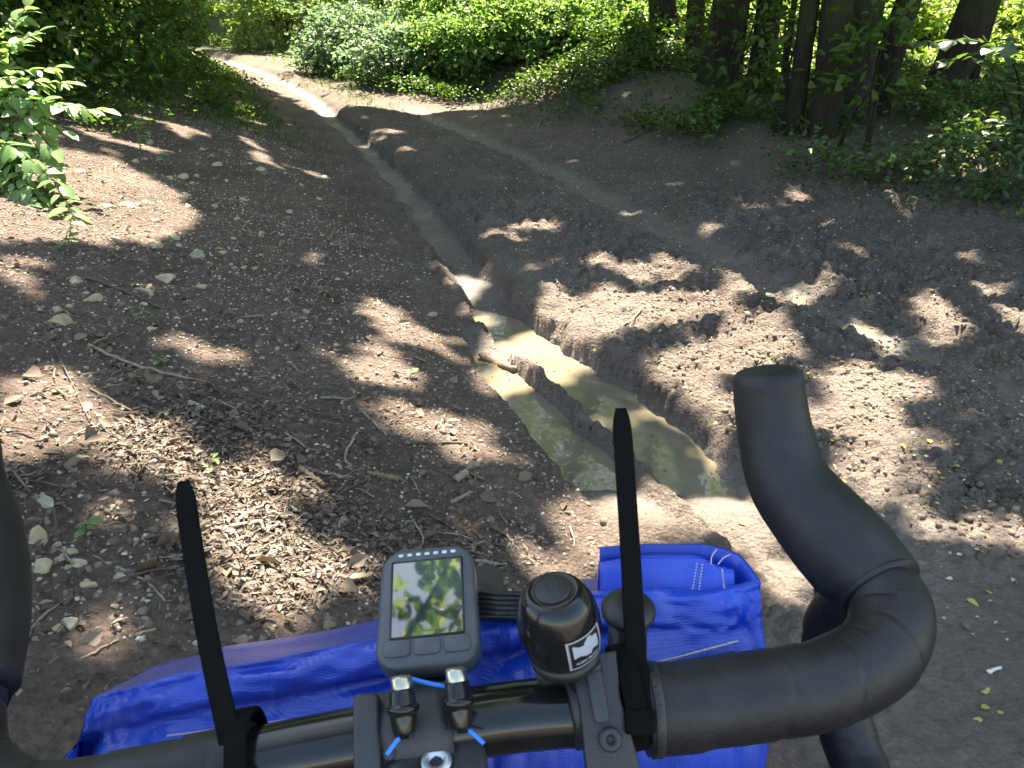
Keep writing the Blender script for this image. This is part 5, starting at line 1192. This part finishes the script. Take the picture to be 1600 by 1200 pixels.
# two barrel ends of a mount with blue elastic cord between them
for (a, b) in BARREL_ENDS:
    a, b = A_(a), A_(b); ax = a - b; L = np.linalg.norm(ax); ax /= L
    barrel = wmesh('barrel_end', *lathe([(.0040, -.002), (.0052, .001), (.0060, L * .30), (.0062, L * .38), (.0072, L * .40), (.0073, L * .50), (.0064, L * .52), (.0058, L * .56), (.0054, L * .80), (.0046, L * .84)], 28, b, ax), GLOSS, bike)
    wmesh('ferrule', *lathe([(.0046, L * .80), (.0047, L * .83), (.0047, L * 1.03), (.0040, L * 1.07), (.0022, L * 1.075)], 28, b, ax), BRASSY, barrel)
for c in CORD: wmesh('blue_elastic', *tube(spline(c, 14), .00105, 10), CORDM, bike)
# steerer, head tube, fork, wheel and frame below the view
hd = S0 - up * .03; axis_h = -up * .94 + A_((0, .12, 0)); axis_h /= np.linalg.norm(axis_h)
wheel_c = A_((-.03, .62, ground_z + .345))
axis_h = (wheel_c + A_((0, -.05, .37)) - hd); axis_h /= np.linalg.norm(axis_h)
wmesh('head_tube', *tube([hd, hd + axis_h * .10, hd + axis_h * .20, hd + axis_h * .26], [.018, .019, .021, .023], 24), GLOSS, bike)
crown = hd + axis_h * .27
for s in (-1, 1):
    wmesh('fork_blade', *tube(spline([crown, crown + A_((s * .05, .012, -.04)), wheel_c + A_((s * .055, -.03, .16)), wheel_c + A_((s * .05, 0, 0))], 16), np.linspace(.014, .008, 16), 14), GLOSS, bike)
def ring(c, Rr, r, seg=64, s2=12):
    a = np.linspace(0, 2 * np.pi, seg + 1)
    return tube(np.stack([np.full(seg + 1, c[0]), c[1] + Rr * np.cos(a), c[2] + Rr * np.sin(a)], 1), r, s2, False, up0=(1, 0, 0))
wheel = wmesh('front_wheel', *ring(wheel_c, .312, .011), ALLOY, bike)
wmesh('tyre', *ring(wheel_c, .327, .019, 72, 14), TYRE, wheel)
wmesh('hub', *tube([wheel_c + A_((-.05, 0, 0)), wheel_c, wheel_c + A_((.05, 0, 0))], .014, 16), ALLOY, wheel)
for k in range(24):
    a = 2 * math.pi * k / 24; s = (-1) ** k
    wmesh('spoke', *tube([wheel_c + A_((s * .028, .014 * math.cos(a + .5), .014 * math.sin(a + .5))), wheel_c + A_((0, .305 * math.cos(a), .305 * math.sin(a)))], .001, 5), SILVER, wheel)
wmesh('top_tube', *tube([hd + axis_h * .05, hd + A_((0, -.30, -.10)), hd + A_((0, -.62, -.16))], .016, 18), GLOSS, bike)
wmesh('down_tube', *tube([hd + axis_h * .20, hd + A_((0, -.2, -.42)), hd + A_((0, -.45, -.66))], .021, 18), GLOSS, bike)

# ---- cycle computer
g = [A_(p) for p in GPS]
gc = sum(g) / 4; gX = (g[1] - g[0]) + (g[2] - g[3]); gX /= np.linalg.norm(gX); gY = (g[3] + g[2] - g[0] - g[1]); gY -= (gY @ gX) * gX; gY /= np.linalg.norm(gY); gZ = np.cross(gX, gY)
GL = np.linalg.norm((g[3] + g[2] - g[0] - g[1]) / 2); GW = .0490
comp = empty('cycle_computer', tuple(gc - gZ * .02)); tag(comp, 'charcoal cycle computer with glossy colour screen mounted ahead of the stem', 'cycle computer')
body = wmesh('case', *slab(round_rect(GW, GL, .011, 8, .07), -.016, 0, .0026, gc, gX, gY, gZ), CASE, comp)
sw, sh = .0355, .0415; sc_ = gc + gY * .0035
def screen_mat():
    m, t, p, out = mat_new('lcd_screen')
    uv = node(t, 'ShaderNodeUVMap'); sx = node(t, 'ShaderNodeSeparateXYZ'); t.links.new(uv.outputs[0], sx.inputs[0])
    def box(x0, x1, y0, y1):
        res = None
        for o_, v, op in ((sx.outputs['X'], x0, 'GREATER_THAN'), (sx.outputs['X'], x1, 'LESS_THAN'), (sx.outputs['Y'], y0, 'GREATER_THAN'), (sx.outputs['Y'], y1, 'LESS_THAN')):
            q = node(t, 'ShaderNodeMath', operation=op); t.links.new(o_, q.inputs[0]); q.inputs[1].default_value = v
            if res is None: res = q.outputs[0]
            else:
                w_ = node(t, 'ShaderNodeMath', operation='MULTIPLY'); t.links.new(res, w_.inputs[0]); t.links.new(q.outputs[0], w_.inputs[1]); res = w_.outputs[0]
        return res
    c = mixc(t, box(0, 1, .50, 1), (.03, .045, .045), (.06, .09, .085))
    c = mixc(t, box(0, .30, .20, .49), c, (.012, .015, .018))
    c = mixc(t, box(.30, .34, .0, .49), c, (.05, .07, .07))
    t.links.new(c, p.inputs['Base Color']); p.inputs['Roughness'].default_value = .03; p.inputs['IOR'].default_value = 2.3; p.inputs['Coat Weight'].default_value = 1.0; p.inputs['Coat Roughness'].default_value = .02
    return m
nx_, ny_ = 2, 2
Vq = [sc_ + gX * a * sw / 2 + gY * b * sh / 2 + gZ * .0004 for a, b in ((-1, -1), (1, -1), (1, 1), (-1, 1))]
scr = wmesh('screen', Vq, [(0, 1, 2, 3)], screen_mat(), comp, False)
uvl = scr.data.uv_layers.new(name='UVMap')
for li, u in zip(range(4), ((0, 0), (1, 0), (1, 1), (0, 1))): uvl.data[li].uv = u
# raised rim round the glass
rim = []
for (a, b, c, d) in ((-1, -1, 1, -1), (1, -1, 1, 1), (1, 1, -1, 1), (-1, 1, -1, -1)):
    p0 = sc_ + gX * a * sw / 2 + gY * b * sh / 2 + gZ * .0002; p1 = sc_ + gX * c * sw / 2 + gY * d * sh / 2 + gZ * .0002; rim.append(tube([p0, p1], .0006, 8))
wmesh('screen_rim', *join(rim), PLASTIC, comp)
for k in range(7):
    lc = gc + gX * (-.0135 + .0045 * k) + gY * (GL * .5 - .0042)
    wmesh('led', *slab(round_rect(.0026, .0016, .0007, 3), 0, .0005, .0001, lc, gX, gY, gZ), LED, comp)
for k in (-1, 0, 1):
    bc = gc + gX * (k * .0145) + gY * (-GL * .5 + .0098)
    wmesh('button', *slab(round_rect(.0128, .0085, .0022, 4), -.0006, .0011, .0005, bc, gX, gY, gZ), PLASTIC if k == 9 else CASE, comp)
wmesh('out_front_mount', *tube(spline([gc - gZ * .017, gc - gZ * .024 - gY * .02, barc + A_((0, .02, .004))], 10), 1.0, 14, flat=(.004, .012)), PLASTIC, comp)

# ---- bell
b0, b1 = A_(BELL[0]), A_(BELL[1]); bax = b1 - b0; BL_ = np.linalg.norm(bax); bax /= BL_
bell = empty('bicycle_bell', tuple(b0)); tag(bell, 'small glossy black bell with a white sticker clamped on the bar', 'bell')
Rb = .0186
dome = wmesh('dome', *lathe([(Rb * .74, 0), (Rb * .88, .001), (Rb * .93, .004), (Rb * 1.0, BL_ * .32), (Rb * .985, BL_ * .52), (Rb * .93, BL_ * .70), (Rb * .84, BL_ * .83), (Rb * .72, BL_ * .93), (Rb * .55, BL_ * 1.0), (Rb * .535, BL_ * .985), (Rb * .50, BL_ * .985), (Rb * .1, BL_ * .985)], 64, b0, bax), GLOSS, bell)
wmesh('dome_button', *lathe([(Rb * .46, BL_ * .97), (Rb * .45, BL_ * 1.005), (Rb * .38, BL_ * 1.02), (Rb * .1, BL_ * 1.022)], 40, b0, bax), PLASTIC, dome)
wmesh('base_ring', *lathe([(Rb * .70, -.007), (Rb * .86, -.0055), (Rb * .88, -.001), (Rb * .7, .0005)], 48, b0, bax), PLASTIC, bell)
# sticker: curved patch on the dome
def sticker_mat():
    m, t, p, out = mat_new('sticker')
    uv = node(t, 'ShaderNodeUVMap'); sx = node(t, 'ShaderNodeSeparateXYZ'); t.links.new(uv.outputs[0], sx.inputs[0])
    def cmp(o_, v, op):
        q = node(t, 'ShaderNodeMath', operation=op); t.links.new(o_, q.inputs[0]); q.inputs[1].default_value = v; return q.outputs[0]
    def mul(a, b):
        q = node(t, 'ShaderNodeMath', operation='MULTIPLY'); t.links.new(a, q.inputs[0]); t.links.new(b, q.inputs[1]); return q.outputs[0]
    inn = mul(mul(cmp(sx.outputs['X'], .06, 'GREATER_THAN'), cmp(sx.outputs['X'], .94, 'LESS_THAN')), mul(cmp(sx.outputs['Y'], .05, 'GREATER_THAN'), cmp(sx.outputs['Y'], .95, 'LESS_THAN')))
    c = mixc(t, inn, (.36, .37, .39), (.015, .016, .02))
    # pale emblem with an uneven outline, and a row of tiny marks under it
    n = node(t, 'ShaderNodeTexNoise', Scale=4.0, Detail=3.0); t.links.new(uv.outputs[0], n.inputs['Vector'])
    wob = node(t, 'ShaderNodeMath', operation='MULTIPLY_ADD'); t.links.new(n.outputs['Fac'], wob.inputs[0]); wob.inputs[1].default_value = .45; wob.inputs[2].default_value = -.22
    yy = node(t, 'ShaderNodeMath', operation='ADD'); t.links.new(sx.outputs['Y'], yy.inputs[0]); t.links.new(wob.outputs[0], yy.inputs[1])
    emb = mul(mul(cmp(sx.outputs['X'], .14, 'GREATER_THAN'), cmp(sx.outputs['X'], .86, 'LESS_THAN')), mul(cmp(yy.outputs[0], .40, 'GREATER_THAN'), cmp(yy.outputs[0], .82, 'LESS_THAN')))
    c = mixc(t, emb, c, (.42, .47, .54))
    n2 = node(t, 'ShaderNodeTexNoise', Scale=26.0); t.links.new(uv.outputs[0], n2.inputs['Vector'])
    mk = mul(mul(cmp(sx.outputs['X'], .18, 'GREATER_THAN'), cmp(sx.outputs['X'], .84, 'LESS_THAN')), mul(mul(cmp(sx.outputs['Y'], .14, 'GREATER_THAN'), cmp(sx.outputs['Y'], .24, 'LESS_THAN')), cmp(n2.outputs['Fac'], .5, 'GREATER_THAN')))
    c = mixc(t, mk, c, (.5, .52, .55)); t.links.new(c, p.inputs['Base Color']); p.inputs['Roughness'].default_value = .35
    return m
cam_dir = A_((0, 0, CAM_H)) - b0; cam_dir -= (cam_dir @ bax) * bax; cam_dir /= np.linalg.norm(cam_dir); cside = np.cross(bax, cam_dir)
V = []; F = []; uvs = []; nu, nv = 10, 6
for j in range(nv + 1):
    for i in range(nu + 1):
        a = R(2) + R(58) * i / nu; h = BL_ * (.10 + .48 * j / nv)
        rr = Rb * np.interp(h / BL_, [0, .10, .32, .52, .70], [.88, .93, 1.0, .985, .93]) + .0004
        V.append(b0 + bax * h + (cam_dir * math.cos(a) + cside * math.sin(a)) * rr); uvs.append((i / nu, j / nv))
for j in range(nv):
    for i in range(nu): F.append((j * (nu + 1) + i, j * (nu + 1) + i + 1, (j + 1) * (nu + 1) + i + 1, (j + 1) * (nu + 1) + i))
stk = wmesh('sticker', V, F, sticker_mat(), dome); u_ = stk.data.uv_layers.new(name='UVMap')
for l in stk.data.loops: u_.data[l.index].uv = uvs[l.vertex_index]
# clamp: band round the bar, bracket up to the bell, thumb screw
bdir = A_(BAR[2]) - A_(BAR[1]); bdir /= np.linalg.norm(bdir)
bc = A_(BAR[2]) + bdir * float((b0 - A_(BAR[2])) @ bdir) + bdir * .008
wmesh('clamp_band', *tube([bc - bdir * .009, bc - bdir * .008, bc + bdir * .008, bc + bdir * .009], [.0182, .0192, .0192, .0182], 36), PLASTIC, bell)
brk = wmesh('bracket', *slab(round_rect(.030, .020, .003, 4), -.005, .001, .0012, b0 - bax * .007, bdir, np.cross(bax, bdir), bax), PLASTIC, bell)
toc = A_((0, 0, CAM_H)) - bc; toc -= (toc @ bdir) * bdir; toc /= np.linalg.norm(toc); upb = np.cross(bdir, toc); upb = upb if upb[2] > 0 else -upb
fr = bc + toc * .0195 + bdir * .003
wmesh('clamp_plate', *slab([(-.011, -.030), (.013, -.030), (.0105, .0), (.0125, .020), (-.010, .020), (-.0085, 0)], -.003, .003, .0014, fr, bdir, upb, toc), PLASTIC, bell)
wmesh('clamp_tongue', *slab(round_rect(.007, .026, .002, 3), .003, .0055, .001, fr + upb * .004, bdir, upb, toc), ALLOY, bell)
wmesh('clamp_screw', *lathe([(.0052, 0), (.0052, .003), (.0042, .004), (.0022, .004), (.002, .002)], 24, fr - upb * .016 + toc * .002 + bdir * .002, toc), ALLOY, bell)
# round-headed knob standing behind the strap
k0, k1 = A_(KNOB[1]), A_(KNOB[0]); kax = k1 - k0; kl = np.linalg.norm(kax); kax = kax / kl
knob = empty('round_knob_mount', tuple(k0)); tag(knob, 'black mushroom-headed knob standing on the bar behind the strap tail', 'knob')
kx = A_((0, -.10, .80)); kx = kx / np.linalg.norm(kx)
wmesh('post', *tube([k0 - kax * .01, k0, k1 - kx * .003], .0095, 24), PLASTIC, knob)
wmesh('cap', *lathe([(.0110, -.004), (.0132, -.002), (.0134, .0002), (.0118, .0026), (.006, .0042), (.001, .0045)], 40, k1, kx), PLASTIC, knob)

# ---- two black strap tails
def strap(path, label, ringc):
    P = spline(path, 40); root = empty('cable_tie', tuple(P[-1])); tag(root, label, 'strap', 'black cable ties on the handlebar')
    wd = np.concatenate([[.55, .85, .97], np.full(37, 1.0)])
    side = A_((1, 0, 0))
    wmesh('tail', *tube(P, wd, 16, flat=(.0050, .0014), up0=side), STRAP, root)
    a = np.linspace(0, 2 * np.pi, 33); e1 = A_((0, -1, 0)) - bdir * (A_((0, -1, 0)) @ bdir); e1 /= np.linalg.norm(e1); e2 = np.cross(bdir, e1)
    wmesh('loop', *tube(ringc + np.outer(np.cos(a), e1) * .0228 + np.outer(np.sin(a), e2) * .0228, 1.0, 12, False, flat=(.0048, .0012), up0=bdir), STRAP, root)
    t_ = P[-6] - P[-1]; t_ /= np.linalg.norm(t_); xn = bdir - (bdir @ t_) * t_; xn /= np.linalg.norm(xn)
    wmesh('head', *slab(round_rect(.0135, .0105, .0015, 3), -.0035, .0035, .001, P[-4], xn, t_, np.cross(xn, t_)), STRAP, root)
def on_bar(p): p = A_(p); return A_(BAR[2]) + bdir * float((p - A_(BAR[2])) @ bdir)
strap(TIE_L, 'black strap tail sticking up from the handlebar before the leaf litter', on_bar(TIE_L[-1]))
strap(TIE_R, 'black strap tail standing beside the bell and the taped bend', on_bar(TIE_R[-1]))

# ---- blue roll-top bag hung ahead of the bar
camv = A_((0, 0, CAM_H))
top = spline(BAG_TOP, 150); nT = len(top)
bag = empty('handlebar_bag', tuple(top[75] - A_((0, 0, .16)))); tag(bag, 'royal blue PVC roll-top bag strapped in front of the handlebar', 'bag')
prof = []
xs_ = np.linspace(0, 1, nT)
for i, T in enumerate(top):
    v = camv - T; v[0] *= .2; v /= np.linalg.norm(v)
    dn = A_((0, -.62, -.78)); rl = 1 - smooth(.70, .80, xs_[i]); rl = float(rl)
    tuck = float(np.exp(-((xs_[i] - .035) / .018) ** 2))
    wv = .004 * (float(vnoise(A_([xs_[i] * 11.]), A_([2.]), 5)[0]) - .5) + .0025 * (float(vnoise(A_([xs_[i] * 31.]), A_([4.]), 5)[0]) - .5)
    c0 = T + dn * .004 + v * .0015
    c1 = T + dn * .010 + v * (.005 * rl) + v * wv
    c2 = T + dn * .017 + v * (.0035 * rl) + v * wv
    c3 = T + dn * .0215 - v * (.0035 * rl) - v * .016 * tuck
    c4 = T + dn * .034 + v * (.003 + wv * 2) - v * .022 * tuck
    c5 = T + dn * .058 + v * (.004 + wv * 2) - v * .010 * tuck
    c6 = T + A_((0, -.050, -.085)); c7 = T + A_((0, -.045, -.16)); c8 = T + A_((0, .05, -.20)); c9 = T + A_((0, .11, -.15)); c10 = T + A_((0, .085, -.06)); c11 = T + A_((0, .035 - .018 * (1 - rl), -.022)); c12 = T + A_((0, .010, -.006))
    prof.append([T, c0, c1, c2, c3, c4, c5, c6, c7, c8, c9, c10, c11, c12])
prof = np.array(prof); k = prof.shape[1]
# the lower corner at the free end spreads outwards
for i in range(13):
    f = (1 - i / 13) ** 1.3
    prof[i, 4:9, 0] -= np.array([.006, .012, .022, .03, .03]) * f
sub = 5
rows = []
for i in range(nT):
    ring_ = np.vstack([prof[i], prof[i][:1]]); rows.append(spline(ring_, k * 3 + 1)[:-1])
rows = np.array(rows); kk = rows.shape[1]
# sharp creases where the sheet has been folded
jj = np.arange(kk)[None, :] / kk * 9.0; ii = np.linspace(0, 16, nT)[:, None] + 0 * jj; jj = jj + 0 * ii
cre = np.abs(fbm(ii * .9 + jj * .55, jj * 1.1 - ii * .3, 401, 2)) + .5 * np.abs(fbm(ii * 2.1 - jj * .8, jj * 1.7 + ii * .4, 411, 2))
vv = camv - rows; vv /= np.linalg.norm(vv, axis=2)[..., None]
rows = rows + vv * ((.10 - cre) * .013 * (np.arange(kk) < kk * .55))[..., None]
V = rows.reshape(-1, 3); F = []
for i in range(nT - 1):
    for j in range(kk): j2 = (j + 1) % kk; F.append((i * kk + j, (i + 1) * kk + j, (i + 1) * kk + j2, i * kk + j2))
F.append(tuple(range(kk))); F.append(tuple(reversed(range((nT - 1) * kk, nT * kk))))
wmesh('body', V, F, PVC, bag)
def band(P0, drop, thick, name, n=48, mat=None):
    P = spline(P0, n); V = []; F = []
    for p in P:
        for w_ in np.linspace(0, 1, 7):
            q = p + A_(drop) * w_; V.append(q)
    m7 = 7
    for i in range(n - 1):
        for j in range(6): F.append((i * m7 + j, i * m7 + j + 1, (i + 1) * m7 + j + 1, (i + 1) * m7 + j))
    o = wmesh(name, V, F, mat or PVC, bag); sm = o.modifiers.new('solid', 'SOLIDIFY'); sm.thickness = thick; sm.offset = 0; return o
band(BAG_FAR, (0, -.010, -.05), .0022, 'rolled_flap')
inn = band(BAG_INNER, (0, -.022, -.03), .003, 'rolled_flap')
band([A_(p) + A_((0, .006, -.004)) for p in BAG_INNER], (0, -.004, -.04), .002, 'inner_fold')
# stitching
def stitches(P0, n, r, name, zig=.0006):
    P = spline(P0, n * 2); parts = []
    for i in range(n):
        a, b = P[2 * i], P[2 * i + 1]; parts.append(tube([a, (a + b) / 2 + A_((0, -zig, zig)), b + A_((0, 0, zig))], r, 6))
    return wmesh(name, *join(parts), THREAD, bag)
def on_body(p0, p1, n=12):
    """run between two looked-at points, laid on the near face of the bag"""
    out = []
    for t_ in np.linspace(0, 1, n):
        p = A_(p0) * (1 - t_) + A_(p1) * t_
        d = np.linalg.norm(rows[:, :kk // 2] - p, axis=2); a = np.unravel_index(np.argmin(d), d.shape); q = rows[a]
        v = camv - q; v /= np.linalg.norm(v); r_ = p - camv; 
        # closest point of the face along the same direction
        out.append(camv + r_ / np.linalg.norm(r_) * (np.linalg.norm(q - camv) - .0012))
    return out
stitches(on_body(SEAM[0], SEAM[-1]), 34, .0006, 'seam')
stitches(on_body(SEAM_L[0], SEAM_L[1], 30), 90, .0004, 'seam')
for a, b in STITCH: stitches([a, b], 9, .00045, 'stitching')
for a in THREADS: wmesh('loose_thread', *tube(spline(a, 10), .0003, 5), THREAD, bag)
# ribbed black pull behind the computer
r0, r1, r2_, r3_ = [A_(p) for p in RIB]
rx_ = r1 - r0; rw = np.linalg.norm(rx_); rx_ /= rw; ry_ = (r0 + r1 - r2_ - r3_) / 2; rh = np.linalg.norm(ry_); ry_ /= rh; rz_ = np.cross(rx_, ry_); rcn = (r0 + r1 + r2_ + r3_) / 4
pull = wmesh('ribbed_pull', *slab(round_rect(rw + .012, rh, .003, 4), -.006, 0, .001, rcn, rx_, ry_, rz_), PLASTIC, bag)
for q in range(5):
    cc = rcn + ry_ * (rh * (.36 - .18 * q)); wmesh('rib', *tube([cc - rx_ * rw * .48, cc + rx_ * rw * .48], .0012, 8), PLASTIC, pull)
